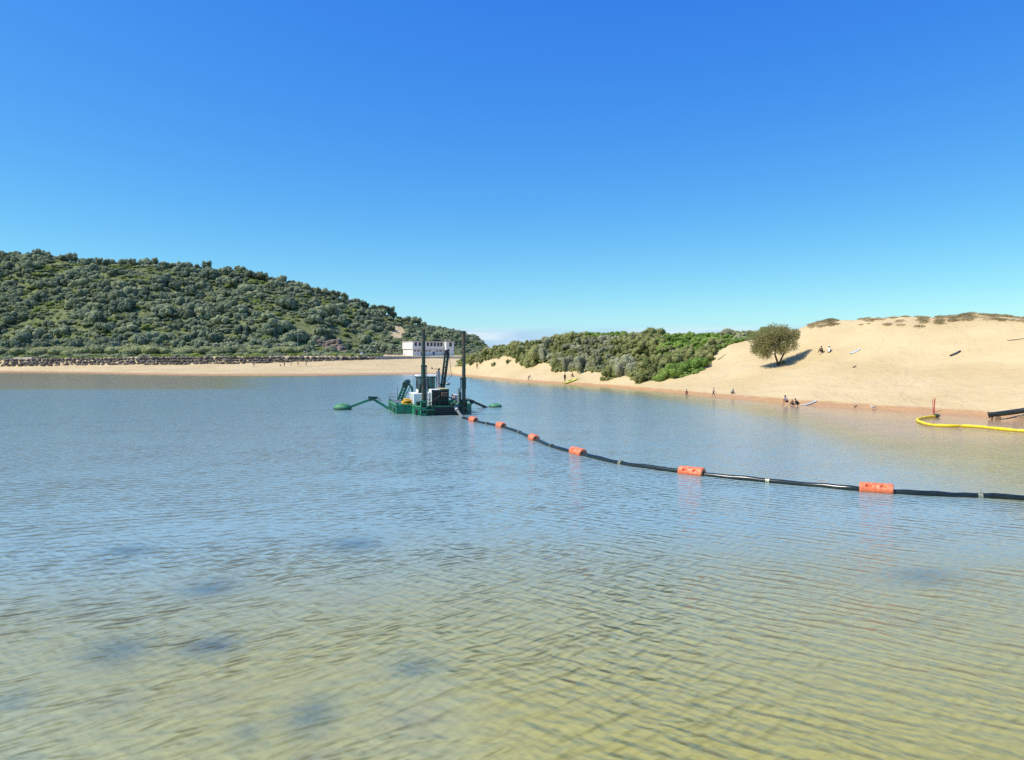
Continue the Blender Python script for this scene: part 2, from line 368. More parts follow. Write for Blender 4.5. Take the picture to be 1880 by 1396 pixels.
    tone = n.new('ShaderNodeAttribute'); tone.attribute_name = 'tone'      # pinkish sand stirred up in the far shallows
    sandy = n.new('ShaderNodeMix'); sandy.data_type = 'RGBA'; sandy.inputs[7].default_value = (0.52, 0.41, 0.32, 1)
    l.new(tone.outputs['Fac'], sandy.inputs[0]); l.new(dcol.outputs[2], sandy.inputs[6])
    ds = n.new('ShaderNodeBsdfDiffuse'); wd_ = n.new('ShaderNodeAttribute'); wd_.attribute_name = 'shade_weed'    # less light comes back up over dark weed
    wmix = n.new('ShaderNodeMix'); wmix.data_type = 'RGBA'; wmix.inputs[7].default_value = (0.055, 0.120, 0.175, 1)
    l.new(math_('MULTIPLY', wd_.outputs['Fac'], 0.75), wmix.inputs[0]); l.new(sandy.outputs[2], wmix.inputs[6]); l.new(wmix.outputs[2], ds.inputs[0])
    # light scattered back by the murk is gathered by each ripple, so it varies more than the surface tilts
    c2 = n.new('ShaderNodeCombineXYZ'); c2.inputs[2].default_value = 1.0; l.new(math_('MULTIPLY', cx, 3.9), c2.inputs[0]); l.new(math_('MULTIPLY', cy, 3.9), c2.inputs[1])
    nm3 = n.new('ShaderNodeVectorMath'); nm3.operation = 'NORMALIZE'; l.new(c2.outputs[0], nm3.inputs[0]); l.new(nm3.outputs[0], ds.inputs['Normal'])
    tr = n.new('ShaderNodeBsdfTransparent')
    tint = n.new('ShaderNodeMix'); tint.data_type = 'RGBA'; tint.inputs[6].default_value = (1, 1, 1, 1); tint.inputs[7].default_value = (0.74, 0.92, 0.82, 1)
    l.new(ex, tint.inputs[0]); l.new(tint.outputs[2], tr.inputs[0])
    body = n.new('ShaderNodeMixShader'); l.new(ex, body.inputs[0]); l.new(tr.outputs[0], body.inputs[1]); l.new(ds.outputs[0], body.inputs[2])
    ms = n.new('ShaderNodeMixShader'); l.new(fr.outputs[0], ms.inputs[0]); l.new(body.outputs[0], ms.inputs[1]); l.new(gl.outputs[0], ms.inputs[2])
    l.new(ms.outputs[0], o.inputs[0]); return m

GROUND = make_ground_mat(); WATER = make_water_mat()
GREEN = paint('green_paint', (0.018, 0.195, 0.108), 0.45, 0.3, 1.5, 0.01, rust=(0.10, 0.045, 0.018), rust_amt=0.25)
DGREEN = paint('dark_green_paint', (0.008, 0.045, 0.028), 0.5, 0.35, 2.0, 0.01, rust=(0.09, 0.04, 0.016), rust_amt=0.35)
FGREEN = paint('float_green', (0.05, 0.23, 0.10), 0.6, 0.3, 2.0, 0.01, rust=(0.22, 0.24, 0.14), rust_amt=0.4)
SPUD = paint('spud_steel', (0.020, 0.045, 0.032), 0.55, 0.4, 2.0, 0.01, rust=(0.15, 0.065, 0.024), rust_amt=0.55)
WHITE = paint('white_paint', (0.72, 0.73, 0.70), 0.5, 0.06, 1.5, 0.003, rust=(0.42, 0.38, 0.32), rust_amt=0.15)
BLACK = paint('black_steel', (0.012, 0.013, 0.014), 0.5, 0.3, 4.0, 0.005)
GREY = paint('grey_steel', (0.30, 0.31, 0.31), 0.45, 0.15, 3.0, 0.004, metal=0.3)
PIPE = paint('pipe_plastic', (0.014, 0.021, 0.019), 0.27, 0.35, 3.0, 0.004)
PIPEG = paint('grey_hose', (0.16, 0.17, 0.16), 0.5, 0.25, 4.0, 0.006)
BAND = paint('steel_band', (0.42, 0.40, 0.28), 0.4, 0.3, 6.0, 0.003, metal=0.5)
ORANGE = paint('float_orange', (0.78, 0.175, 0.065), 0.48, 0.12, 3.0, 0.006, rust=(0.82, 0.33, 0.19), rust_amt=0.45)
YELLOW = paint('boom_yellow', (0.78, 0.60, 0.02), 0.5, 0.15, 2.5, 0.03)
TARP = paint('hose_yellow', (0.66, 0.36, 0.03), 0.6, 0.3, 6.0, 0.02)
RED = paint('red_paint', (0.55, 0.05, 0.04), 0.5, 0.2, 5.0, 0.003)
CREAM = paint('cream_wall', (0.76, 0.73, 0.67), 0.75, 0.08, 0.5, 0.004)
TRIM = paint('pink_trim', (0.55, 0.42, 0.38), 0.7, 0.1, 1.0, 0.003)
DOORB = paint('blue_door', (0.12, 0.19, 0.27), 0.5, 0.15, 2.0, 0.003)
TIMBER = paint('timber', (0.30, 0.22, 0.14), 0.8, 0.25, 2.0, 0.01)
CONC = paint('concrete', (0.34, 0.32, 0.29), 0.85, 0.2, 0.8, 0.01)
PATHM = paint('path_gravel', (0.50, 0.43, 0.34), 0.9, 0.15, 0.8, 0.02)
ROCK = paint('boulder_rock', (0.125, 0.102, 0.078), 0.9, 0.6, 0.9, 0.08, rust=(0.34, 0.29, 0.22), rust_amt=0.35)
CLIFF = paint('cliff_rock', (0.25, 0.185, 0.14), 0.9, 0.4, 0.35, 0.3, rust=(0.11, 0.095, 0.07), rust_amt=0.5)
BARK = paint('bark', (0.085, 0.065, 0.048), 0.9, 0.35, 4.0, 0.03)
GLASS, _n, _l, _o = nt('window_glass')
_g = _n.new('ShaderNodeBsdfPrincipled'); _g.inputs['Base Color'].default_value = (0.012, 0.016, 0.022, 1); _g.inputs['Roughness'].default_value = 0.06
_z = _n.new('ShaderNodeTexNoise'); _z.inputs['Scale'].default_value = 2.0
_r = ramp(_n, [(0.3, (0.010, 0.013, 0.018)), (0.7, (0.022, 0.027, 0.034))]); _l.new(_z.outputs[0], _r.inputs[0]); _l.new(_r.outputs[0], _g.inputs['Base Color'])
_l.new(_g.outputs[0], _o.inputs[0])
CABGLASS, _n, _l, _o = nt('cab_glass')
_t = _n.new('ShaderNodeBsdfTransparent'); _t.inputs[0].default_value = (0.62, 0.78, 0.78, 1); _g = _n.new('ShaderNodeBsdfGlossy'); _g.inputs['Roughness'].default_value = 0.03
_f = _n.new('ShaderNodeFresnel'); _f.inputs[0].default_value = 1.5; _m = _n.new('ShaderNodeMixShader')
_l.new(_f.outputs[0], _m.inputs[0]); _l.new(_t.outputs[0], _m.inputs[1]); _l.new(_g.outputs[0], _m.inputs[2]); _l.new(_m.outputs[0], _o.inputs[0])

L_HILL = leafmat('leaf_headland', (0.127, 0.160, 0.100), (0.261, 0.304, 0.187), (0.442, 0.475, 0.287), 0.10)
L_HILLD = leafmat('leaf_headland_dark', (0.089, 0.129, 0.093), (0.194, 0.243, 0.163), (0.353, 0.400, 0.250), 0.10)
L_LIME = leafmat('leaf_lime', (0.138, 0.193, 0.055), (0.261, 0.330, 0.097), (0.413, 0.468, 0.152), 0.12)
L_WIND = leafmat('leaf_windswept', (0.122, 0.144, 0.089), (0.252, 0.281, 0.155), (0.416, 0.446, 0.216), 0.12)
L_SILV = leafmat('leaf_silver', (0.150, 0.166, 0.092), (0.323, 0.330, 0.196), (0.510, 0.503, 0.316), 0.5)
L_OLIV = leafmat('leaf_olive', (0.113, 0.134, 0.048), (0.263, 0.284, 0.106), (0.434, 0.434, 0.180), 0.4)
L_BRIT = leafmat('leaf_bright', (0.083, 0.150, 0.032), (0.187, 0.307, 0.064), (0.353, 0.466, 0.120), 0.4)
L_TREE = leafmat('leaf_lone_tree', (0.131, 0.135, 0.057), (0.287, 0.276, 0.118), (0.492, 0.444, 0.197), 0.9)
L_STRIP = leafmat('leaf_green_strip', (0.11, 0.16, 0.03), (0.20, 0.29, 0.05), (0.32, 0.40, 0.09), 0.3)
L_GRASS = leafmat('dune_grass', (0.27, 0.21, 0.10), (0.42, 0.34, 0.18), (0.56, 0.46, 0.27), 0.5)

# ------------------------------------------------------------------ terrain: two height fields joined by a smooth maximum
def cols(px, **k): return np.array(px, float), {a: np.array(b, float) for a, b in k.items()}
LPX, LV = cols([-1500, -760, -300, 0, 150, 300, 450, 600, 690, 750, 800, 850, 890, 930, 990],
    Ys=[400, 330, 272, 247, 231, 207, 199, 203, 212, 216, 214, 207, 204, 204, 204],
    Y1=[420, 352, 290, 262, 260, 258, 258, 263, 276, 288, 289, 290, 290, 290, 290],
    z1=[1.9, 1.9, 1.9, 1.85, 2.1, 2.5, 2.9, 3.6, 4.5, 4.6, 4.6, 4.6, 4.4, 3, 0.5],
    z2=[4.4, 4.4, 4.4, 4.4, 4.9, 5.2, 5.4, 5.5, 5.3, 5.35, 5.35, 5.3, 5, 3.5, 0.5],
    Y3=[450, 385, 318, 290, 287, 286, 286, 296, 318, 326, 328, 330, 332, 335, 335],
    z3=[6.5, 6.5, 6.2, 6.0, 6.2, 6.4, 6.6, 6.6, 6.2, 6.3, 6.3, 6.3, 5.5, 3, 0],
    Y5=[560, 490, 425, 402, 402, 402, 402, 410, 420, 425, 432, 438, 442, 446, 446],
    sil=[470, 466, 466, 468, 468, 477, 492, 529, 560, 584, 594, 603, 628, 660, 668])
RPX, RV = cols([700, 780, 830, 860, 900, 950, 1000, 1050, 1100, 1200, 1300, 1400, 1440, 1460, 1500, 1600, 1700, 1750, 1800, 1880, 2000, 2300, 2700, 3600],
    Ys=[230, 215, 206, 192, 173, 153, 143, 134.6, 127, 109, 94, 84.7, 81, 79, 76, 70.8, 66.6, 64.6, 62.4, 57.7, 50, 36, 22, 10],
    Y5=[262, 245, 235, 224, 206, 188, 176, 166, 158, 143, 130, 119, 115, 113, 109, 101, 95, 92, 89.5, 84.5, 75, 56, 40, 22],
    sil=[700, 690, 668, 650, 632, 622, 614, 605, 597, 602, 603, 598, 600, 602, 591, 580, 584, 580, 577, 579, 580, 570, 560, 560],
    vh=[0, 0, 1.0, 1.6, 2.0, 2.2, 2.4, 2.4, 2.4, 2.0, 1.8, 1.4, 0.9, 0.3, 0.2, 0.2, 0.1, 0.2, 0.2, 0.2, 0.2, 0.2, 0.2, 0.2])
NPX = 900
PXG = np.concatenate([np.linspace(-1500, -420, 90, endpoint=False), np.linspace(-420, 2100, 720, endpoint=False), np.linspace(2100, 3600, 90)])
YG = np.concatenate([np.geomspace(1.5, 40, 90, endpoint=False), np.geomspace(40, 330, 420, endpoint=False), np.geomspace(330, 620, 110)])
PP, YY = np.meshgrid(PXG, YG, indexing='ij'); XX = (PP - CX) / F * YY
def smooth_cols(px, v, w=22.0):
    # gaussian smoothing of the linear interpolation along the shore
    o = np.linspace(-2.2, 2.2, 13); wt = np.exp(-o * o / 2); wt /= wt.sum()
    return sum(wi * np.interp(PXG + w * oi, px, v) for wi, oi in zip(wt, o))
def profile(Ysn, Zsn, Yv):
    """monotone-ish cubic through node lists; nodes (k, npx)"""
    H = np.zeros_like(PP)
    for c in range(len(PXG)):
        x = np.maximum.accumulate(Ysn[:, c] + np.arange(Ysn.shape[0]) * 1e-3); z = Zsn[:, c]
        hh = np.diff(x); dl = np.diff(z) / hh; mm = np.zeros(len(x)); mm[0], mm[-1] = dl[0], dl[-1]
        for i in range(1, len(x) - 1):
            if dl[i - 1] * dl[i] > 0:
                w1, w2 = 2 * hh[i] + hh[i - 1], hh[i] + 2 * hh[i - 1]; mm[i] = (w1 + w2) / (w1 / dl[i - 1] + w2 / dl[i])
        i = np.clip(np.searchsorted(x, Yv) - 1, 0, len(x) - 2); t = np.clip((Yv - x[i]) / hh[i], 0, 1)
        H[c] = (z[i] * (1 + 2 * t) * (1 - t) ** 2 + hh[i] * mm[i] * t * (1 - t) ** 2 + z[i + 1] * t * t * (3 - 2 * t) + hh[i] * mm[i + 1] * t * t * (t - 1))
    return H
Ls = {k: smooth_cols(LPX, v) for k, v in LV.items()}
Rs = {k: smooth_cols(RPX, v, 12.0) for k, v in RV.items()}
lz5 = CAM_H + (HY - Ls['sil']) * Ls['Y5'] / F - 4.5 * sstep(900, 830, PXG)
lz4 = Ls['z3'] + (lz5 - Ls['z3']) * 0.50
HL = profile(np.stack([Ls['Ys'] - 14, Ls['Ys'], Ls['Ys'] + 9, Ls['Y1'], Ls['Y1'] + 2.6, Ls['Y3'], (Ls['Y3'] + Ls['Y5']) / 2, Ls['Y5'], Ls['Y5'] + 160]),
             np.stack([PXG * 0 - 0.5, PXG * 0, PXG * 0 + 0.55, Ls['z1'], Ls['z2'], Ls['z3'], lz4, lz5, lz5 * 0.5]), YG)
fade = sstep(985, 868, PP); HL = HL * fade + (-3) * (1 - fade)
rz5 = CAM_H + (HY - Rs['sil']) * Rs['Y5'] / F - Rs['vh']
run = Rs['Y5'] - Rs['Ys']
HR = profile(np.stack([Rs['Ys'] - 10, Rs['Ys'], Rs['Ys'] + 0.05 * run, Rs['Ys'] + 0.16 * run, Rs['Ys'] + 0.5 * run, Rs['Y5'], Rs['Y5'] + 9, Rs['Y5'] + 75]),
             np.stack([PXG * 0 - 0.22, PXG * 0, np.minimum(0.32, rz5 * .1), 0.08 * rz5 + 0.3, 0.39 * rz5, rz5, rz5 - 0.8, PXG * 0 + 0.6]), YG)
HR = HR * sstep(740, 850, PP) + (-3) * (1 - sstep(740, 850, PP))
k = 0.35; HH = np.maximum(HL, HR); d_ = np.abs(HL - HR); HH = HH + np.maximum(k - d_, 0) ** 2 / (4 * k)
# hummocks on the headland and wind-shaped sand
hill_w = sstep(6, 14, HL) * (HL > HR); HH += hill_w * (fbm(XX / 38, YY / 30, 3) * 12 + fbm(XX / 11, YY / 9, 8) * 3)
veg_line = np.interp(PXG, [700, 830, 850, 867, 900, 915, 931, 944, 958, 968, 981, 1000, 1013, 1027, 1059, 1083, 1105, 1120, 1136, 1149, 1170, 1178, 1210, 1245, 1280, 1308, 1312, 1330, 1342, 1380, 1400, 1440, 1452, 1462],
                     [674, 674, 672, 666, 661, 657, 653, 658, 658, 676, 669, 666, 669, 682, 681, 681, 682, 697, 690, 685, 697, 703, 698, 694, 684, 667, 648, 638, 632, 624, 621, 615, 608, 500])
gpy = HY - F * (HH - CAM_H) / YY
veg_r = (HR >= HL) * sstep(2.0, -2.0, gpy - veg_line[:, None]) * (PP > 835) * (PP < 1456)
veg_l = (HL > HR) * sstep(0, 4, YY - Ls['Y1'][:, None] - 2.0) * (PP < 930)
club_zone = (HL > HR) * sstep(680, 715, PP) * sstep(900, 870, PP) * sstep(326, 320, YY); veg_l = veg_l * (1 - club_zone)
scar = np.exp(-(((PP - 730) / 13) ** 2 + ((gpy - 610) / 11) ** 2) ** 1.5) * (HL > HR) * (PP < 800) * (YY > 320); veg_l = veg_l * (1 - np.clip(scar * 1.6, 0, 1))
VEG = np.clip(veg_l + veg_r, 0, 1)
sand_w = (1 - VEG) * sstep(0.2, 1.5, HH)
HH += sand_w * (fbm(XX / 9, YY / 9, 21) * 0.55 + fbm(XX / 2.2, YY / 2.2, 33, 3) * 0.10)
crest = (HR >= HL) * (PP > 1455) * np.exp(-((YY - Rs['Y5'][:, None]) / 5.0) ** 2)
HH += crest * (fbm(XX / 4.0, YY / 4.0, 51) * 1.1)
HH += (HH > 0) * sstep(1.5, 0.2, HH) * fbm(XX / 5, YY / 5, 44) * 0.12
HH -= 0.30 * (XX - 37.6) * np.exp(-((XX - 37.6) / 4.6) ** 2 - ((YY - 100.5) / 5.5) ** 2) * (HH > 1)   # a flatter shelf where the lone tree stands
# lagoon bed
Ysh = np.where(PXG < 855, Ls['Ys'], Rs['Ys']); Ysh = np.convolve(np.pad(Ysh, 8, 'edge'), np.ones(17) / 17, 'valid')[:len(PXG)]
dw = np.maximum(Ysh[:, None] - YY, 0)
slope_r = 0.016 + 0.05 * sstep(1650, 1250, PP)
depth = np.where(PP > 855, np.minimum(slope_r * dw + 0.002 * np.maximum(dw - 14, 0) ** 2, 2.2), np.minimum(0.09 * dw, 2.0))
bank = sstep(560, 330, PP) * sstep(108, 124, YY); depth = depth * (1 - bank) + np.minimum(depth, 0.24 + 0.08 * fbm(XX / 20, YY / 20, 5)) * bank
near = 0.34 + 0.085 * np.maximum(YY - 8.5, 0) * (1 + 0.5 * sstep(900, 100, PP)) + 0.0035 * np.maximum(YY - 14, 0) ** 2
depth = np.minimum(depth, near) * (1 + 0.25 * fbm(XX / 6, YY / 6, 71))
under = (dw > 0) & (PP < 3000)
HH = np.where(under, np.minimum(HH, -np.maximum(depth, 0.004 * dw)), HH)
def hlook(tab, px, Y):
    i = np.interp(px, PXG, np.arange(len(PXG))); j = np.interp(Y, YG, np.arange(len(YG)))
    i0 = np.clip(np.floor(i).astype(int), 0, len(PXG) - 2); j0 = np.clip(np.floor(j).astype(int), 0, len(YG) - 2); a, b = i - i0, j - j0
    return (tab[i0, j0] * (1 - a) + tab[i0 + 1, j0] * a) * (1 - b) + (tab[i0, j0 + 1] * (1 - a) + tab[i0 + 1, j0 + 1] * a) * b
def Hg(px, Y): return float(hlook(HH, px, Y))
def HXY(X, Y): return Hg(CX + F * X / Y, Y)
def P(px, Y, dz=0.0): return Vector(((px - CX) / F * Y, Y, Hg(px, Y) + dz))
def at(px, py, ymin=20):
    """the point of the ground that shows at a photo pixel (water surface if it comes first)"""
    ys = np.geomspace(ymin, 600, 4000); zr = CAM_H - (py - HY) * ys / F; hg = np.maximum(hlook(HH, np.full_like(ys, px), ys), 0)
    w = np.nonzero(hg >= zr)[0]; Y = ys[w[0]] if len(w) else 600.0
    return Vector(((px - CX) / F * Y, Y, max(Hg(px, Y), 0)))
def onwater(px, py, z=0.0):
    Y = F * (CAM_H - z) / (py - HY); return Vector(((px - CX) / F * Y, Y, z))
def scr(px, py, Y): return Vector(((px - CX) / F * Y, Y, CAM_H - (py - HY) * Y / F))

weed = np.zeros_like(PP)
for wx, wy, sx, sy in ((215, 1195, 70, 32), (385, 1080, 55, 16), (575, 1312, 60, 38), (390, 1185, 60, 22), (760, 1225, 55, 20), (650, 1000, 60, 12), (450, 1350, 40, 20), (30, 1285, 40, 18), (235, 1010, 50, 10), (1700, 1060, 90, 12)):
    c = onwater(wx, wy); rx = sx / F * c.y; ry = sy * c.y ** 2 / (F * CAM_H)
    q = ((XX - c.x) / rx) ** 2 + ((YY - c.y) / ry) ** 2
    weed = np.maximum(weed, np.exp(-q * (0.8 + 1.6 * (fbm(XX / 0.8, YY / 0.8, 9) + 0.3))))
HH = HH - np.where(under, np.clip(weed, 0, 1) * 0.10, 0)      # weedy holes in the bed
me = grid_mesh('ground', np.stack([XX, YY, HH], -1), [GROUND])
def vattr(me, name, arr):
    a = me.attributes.new(name, 'FLOAT', 'POINT'); a.data.foreach_set('value', arr.reshape(-1).astype(np.float32))
vattr(me, 'veg', VEG)
vattr(me, 'weed', np.clip(weed * 1.1, 0, 1))
vattr(me, 'orange', np.maximum(sstep(1180, 1500, PP) * sstep(38, 50, YY) * sstep(1.2, 0.3, depth), 0.7 * bank * sstep(0.5, 0.2, depth)))
tag(link_mesh('ground', me), kind='structure')

# water sheet, out to the horizon
wpx = np.linspace(-1900, 3600, 300); wy = np.concatenate([np.geomspace(1.5, 330, 330, endpoint=False), np.geomspace(330, 20000, 30)])
WP, WY = np.meshgrid(wpx, wy, indexing='ij'); wd = np.where(WY < 600, np.maximum(-hlook(HH, WP, np.minimum(WY, 600)), 0), 6.0)
me = grid_mesh('water', np.stack([(WP - CX) / F * WY, WY, WY * 0], -1), [WATER]); vattr(me, 'depth', wd)
vattr(me, 'shade_weed', np.where(WY < 60, hlook(np.clip(weed, 0, 1), WP, np.minimum(WY, 600)), 0))
vattr(me, 'tone', sstep(0.75, 0.2, wd) * sstep(36, 52, WY))
tag(link_mesh('water', me), kind='structure')

# ------------------------------------------------------------------ foliage prototypes
def ico(sub):
    bm = bmesh.new(); bmesh.ops.create_icosphere(bm, subdivisions=sub, radius=1); v = np.array([x.co[:] for x in bm.verts]); f = [tuple(y.index for y in x.verts) for x in bm.faces]; bm.free(); return v, f
ICO2, ICO2F = ico(2)
def crown_mesh(name, lobes, n, leaf, mat, rng, aspect=1.0, core=0.84, shell=(0.90, 1.05), up=0.35, stretch=(1, 1, 1)):
    """leaf-sized faces through the shells of uneven lobes, over a rough inner mass"""
    L = np.array(lobes, float); w = L[:, 3] ** 2; w /= w.sum(); idx = rng.choice(len(L), n, p=w)
    d = rng.normal(size=(n, 3)); d[:, 2] = d[:, 2] * 0.9 + 0.15; d /= np.linalg.norm(d, axis=1)[:, None]
    lump = 1 + 0.09 * np.sin(d[:, 0] * 5 + idx * 2.1) * np.sin(d[:, 1] * 6 + idx) + 0.06 * np.sin(d[:, 2] * 9 + idx * 3)
    r = L[idx, 3] * rng.uniform(shell[0], shell[1], n) * lump
    c = L[idx, :3] + d * r[:, None] * np.array(stretch)
    # drop leaves that sit well inside another lobe
    keep = np.ones(n, bool)
    for j in range(len(L)):
        dd = np.linalg.norm((c - L[j, :3]) / np.array(stretch), axis=1); keep &= (dd > 0.62 * L[j, 3]) | (idx == j)
    c, d = c[keep], d[keep]; m = len(c)
    nrm = d + rng.normal(size=(m, 3)) * 0.42; nrm[:, 2] += up; nrm /= np.linalg.norm(nrm, axis=1)[:, None]
    t = rng.normal(size=(m, 3)); t -= nrm * (t * nrm).sum(1)[:, None]; t /= np.linalg.norm(t, axis=1)[:, None]; b = np.cross(nrm, t)
    s = leaf * rng.uniform(0.55, 1.35, m)[:, None]; q = np.stack([c - t * s * aspect, c - b * s * 0.55, c + t * s * aspect, c + b * s * 0.55], 1)
    parts = [q]
    if core > 0:
        for x, y, z, rr in L:
            k = 1 + 0.07 * rng.normal(size=len(ICO2))
            v = ICO2 * (rr * core * k)[:, None] * np.array(stretch) + np.array([x, y, z])
            parts.append(np.array([[v[a], v[b_], v[c_], v[c_]] for a, b_, c_ in ICO2F]))
    V = np.concatenate(parts)
    me = bpy.data.meshes.new(name)
    # triangles of the core share a corner: keep them as real triangles
    nq = len(q); tri = V[nq:, :3]
    vs = np.concatenate([q.reshape(-1, 3), tri.reshape(-1, 3)])
    me.vertices.add(len(vs)); me.vertices.foreach_set('co', vs.reshape(-1).astype(np.float32))
    me.loops.add(len(vs)); me.loops.foreach_set('vertex_index', np.arange(len(vs), dtype=np.int32))
    nt_ = len(tri); me.polygons.add(nq + nt_)
    me.polygons.foreach_set('loop_start', np.concatenate([np.arange(nq) * 4, nq * 4 + np.arange(nt_) * 3]).astype(np.int32))
    me.polygons.foreach_set('loop_total', np.concatenate([np.full(nq, 4), np.full(nt_, 3)]).astype(np.int32))
    me.materials.append(mat); me.update(calc_edges=True); me.polygons.foreach_set('use_smooth', np.ones(nq + nt_, bool))
    sn = d * 1.0 + nrm * 0.55 + np.array([0, 0, 0.15]); sn /= np.linalg.norm(sn, axis=1)[:, None]
    tn = np.cross(tri[:, 1] - tri[:, 0], tri[:, 2] - tri[:, 0]); tn /= np.linalg.norm(tn, axis=1)[:, None] + 1e-9
    me.normals_split_custom_set(np.concatenate([np.repeat(sn, 4, 0), np.repeat(tn, 3, 0)]).tolist())
    return me
def rand_lobes(rng, n, spread=0.55, r=(0.35, 0.6), h=(0.3, 0.9), flat=1.0):
    out = []
    for i in range(n):
        a = rng.uniform(0, 6.283); d = spread * math.sqrt(rng.uniform(0, 1)); rr = rng.uniform(*r)
        out.append((math.cos(a) * d, math.sin(a) * d, (rng.uniform(*h) - 0.25 * d) * flat, rr))
    return out
def trunk_mesh(name, rng, h, r, limbs):
    m = MB(); lean = rng.normal(size=2) * 0.08
    m.tube([(0, 0, -0.25), (lean[0] * .4, lean[1] * .4, h * 0.4), (lean[0], lean[1], h)], [r * 1.25, r * 0.9, r * 0.6], 7)
    for i in range(limbs):
        a = rng.uniform(0, 6.283); z = h * rng.uniform(0.5, 0.95); e = (math.cos(a) * 0.45 + lean[0], math.sin(a) * 0.45 + lean[1], h + rng.uniform(0.05, 0.35))
        m.tube([(lean[0] * z / h, lean[1] * z / h, z), (e[0] * .55, e[1] * .55, (z + e[2]) / 2 + .03), e], [r * .55, r * .4, r * .2], 5)
    return m.mesh(name, BARK)
rg = np.random.default_rng(5)
# headland trees (unit radius about 1, height about 1.5), shrubs, dune bushes
HT = []
for i in range(7):
    mt = L_HILL if i < 4 else L_HILLD
    HT.append((crown_mesh('crown', rand_lobes(rg, 15, 0.74, (0.20, 0.40), (0.55, 1.2)), 1500, 0.10, mt, rg), trunk_mesh('trunk', rg, 0.8, 0.06, 4)))
for i in range(3):                                       # open feathery crowns for the skyline
    HT.append((crown_mesh('crown', rand_lobes(rg, 12, 0.7, (0.2, 0.36), (0.6, 1.4)), 1100, 0.13, L_HILL if i else L_HILLD, rg, core=0.5, shell=(0.72, 1.18), aspect=0.7), trunk_mesh('trunk', rg, 0.8, 0.06, 5)))
HS = [crown_mesh('shrub', rand_lobes(rg, 13, 0.78, (0.18, 0.38), (0.08, 0.5)), 1200, 0.10, mt, rg) for mt in (L_HILL, L_HILLD, L_LIME, L_LIME, L_HILL)]
WS = [crown_mesh('windswept_shrub', [(x * 1.0, rg.uniform(-.3, .3), 0.35 + 0.22 * math.sin(x * 2 + i) - 0.12 * x, rg.uniform(0.35, 0.5)) for x in np.linspace(-0.8, 0.8, 7)], 1100, 0.085, L_WIND, rg, stretch=(1.25, 1, .8)) for i in range(3)]
DB = {}
for kname, mt in (('silver', L_SILV), ('olive', L_OLIV), ('bright', L_BRIT)):
    DB[kname] = [crown_mesh('bush', rand_lobes(rg, 18, 0.74, (0.17, 0.36), (0.12, 0.8)), 3000, 0.055, mt, rg, up=0.5, core=0.82) for i in range(4)]
MAT_ = [crown_mesh('low_bush', rand_lobes(rg, 14, 0.85, (0.18, 0.32), (0.0, 0.18)), 1800, 0.05, mt, rg, up=0.6) for mt in (L_BRIT, L_BRIT, L_OLIV)]

# ------------------------------------------------------------------ headland: 300 countable trees, the rest as one mass
grid_used = {}
def free(x, y, r):
    c = 2.5; gx, gy = int(x // c), int(y // c); k = int(r // c) + 2
    for i in range(gx - k, gx + k + 1):
        for j in range(gy - k, gy + k + 1):
            for (a, b, q) in grid_used.get((i, j), ()):
                if (a - x) ** 2 + (b - y) ** 2 < (0.5 * (r + q)) ** 2: return False
    grid_used.setdefault((gx, gy), []).append((x, y, r)); return True
def lcol(key, px): return float(np.interp(px, PXG, Ls[key]))
cand = []
for i in range(130):                                     # along the skyline
    px = -420 + i * 10.2 + rg.uniform(-3, 3)
    Y = lcol('Y5', px) + rg.uniform(-9, 6); p = P(px, Y); s = rg.uniform(2.3, 3.9)
    if px > 780: s *= 0.7
    if px < 880 and free(p.x, p.y, s * 1.0): cand.append(('ridge', px, p, s))
for i in range(160):                                     # windswept shrubs on the terrace behind the boulders
    px = rg.uniform(-300, 545); Y = lcol('Y1', px) + rg.uniform(12, 25); p = P(px, Y); s = rg.uniform(3.4, 5.4) * (0.75 if px > 300 else 1)
    if free(p.x, p.y, s * 1.05): cand.append(('wind', px, p, s))
for i in range(9000):
    px = rg.uniform(-420, 884); t = rg.uniform(0, 1); Y = lcol('Y3', px) + 2 + (lcol('Y5', px) + 25 - lcol('Y3', px)) * t
    v = float(hlook(VEG, px, Y)); p = P(px, Y)
    if v < 0.5 or p.z < 5.0: continue
    py = HY - F * (p.z - CAM_H) / Y
    gap = vnoise(np.array(p.x / 17.0), np.array(p.y / 13.0), 77)
    s = 1.7 + 4.2 * rg.uniform() ** 1.8
    s *= 0.62 if px > 700 else 1
    if 545 < px < 655 and 598 < py < 655 and rg.uniform() < 0.9: continue
    if gap < 0.30:
        if rg.uniform() < 0.6: continue
        s *= 0.6; kind_ = 'lime'
    else: kind_ = 'slope'
    if free(p.x, p.y, s * 1.15): cand.append((kind_, px, p, s))
def visible(c): return -30 < c[1] < 900
def depth_rank(c): return c[3] / c[2].y * (1.6 if c[0] == 'ridge' else 1.0) * (1.5 if c[0] == 'wind' else 1)
inview = sorted([c for c in cand if visible(c) and c[2].y < lcol('Y5', c[1]) + 8], key=depth_rank, reverse=True)
solo = inview[:296]; solo_ids = {id(c) for c in solo}; rest = [c for c in cand if id(c) not in solo_ids]
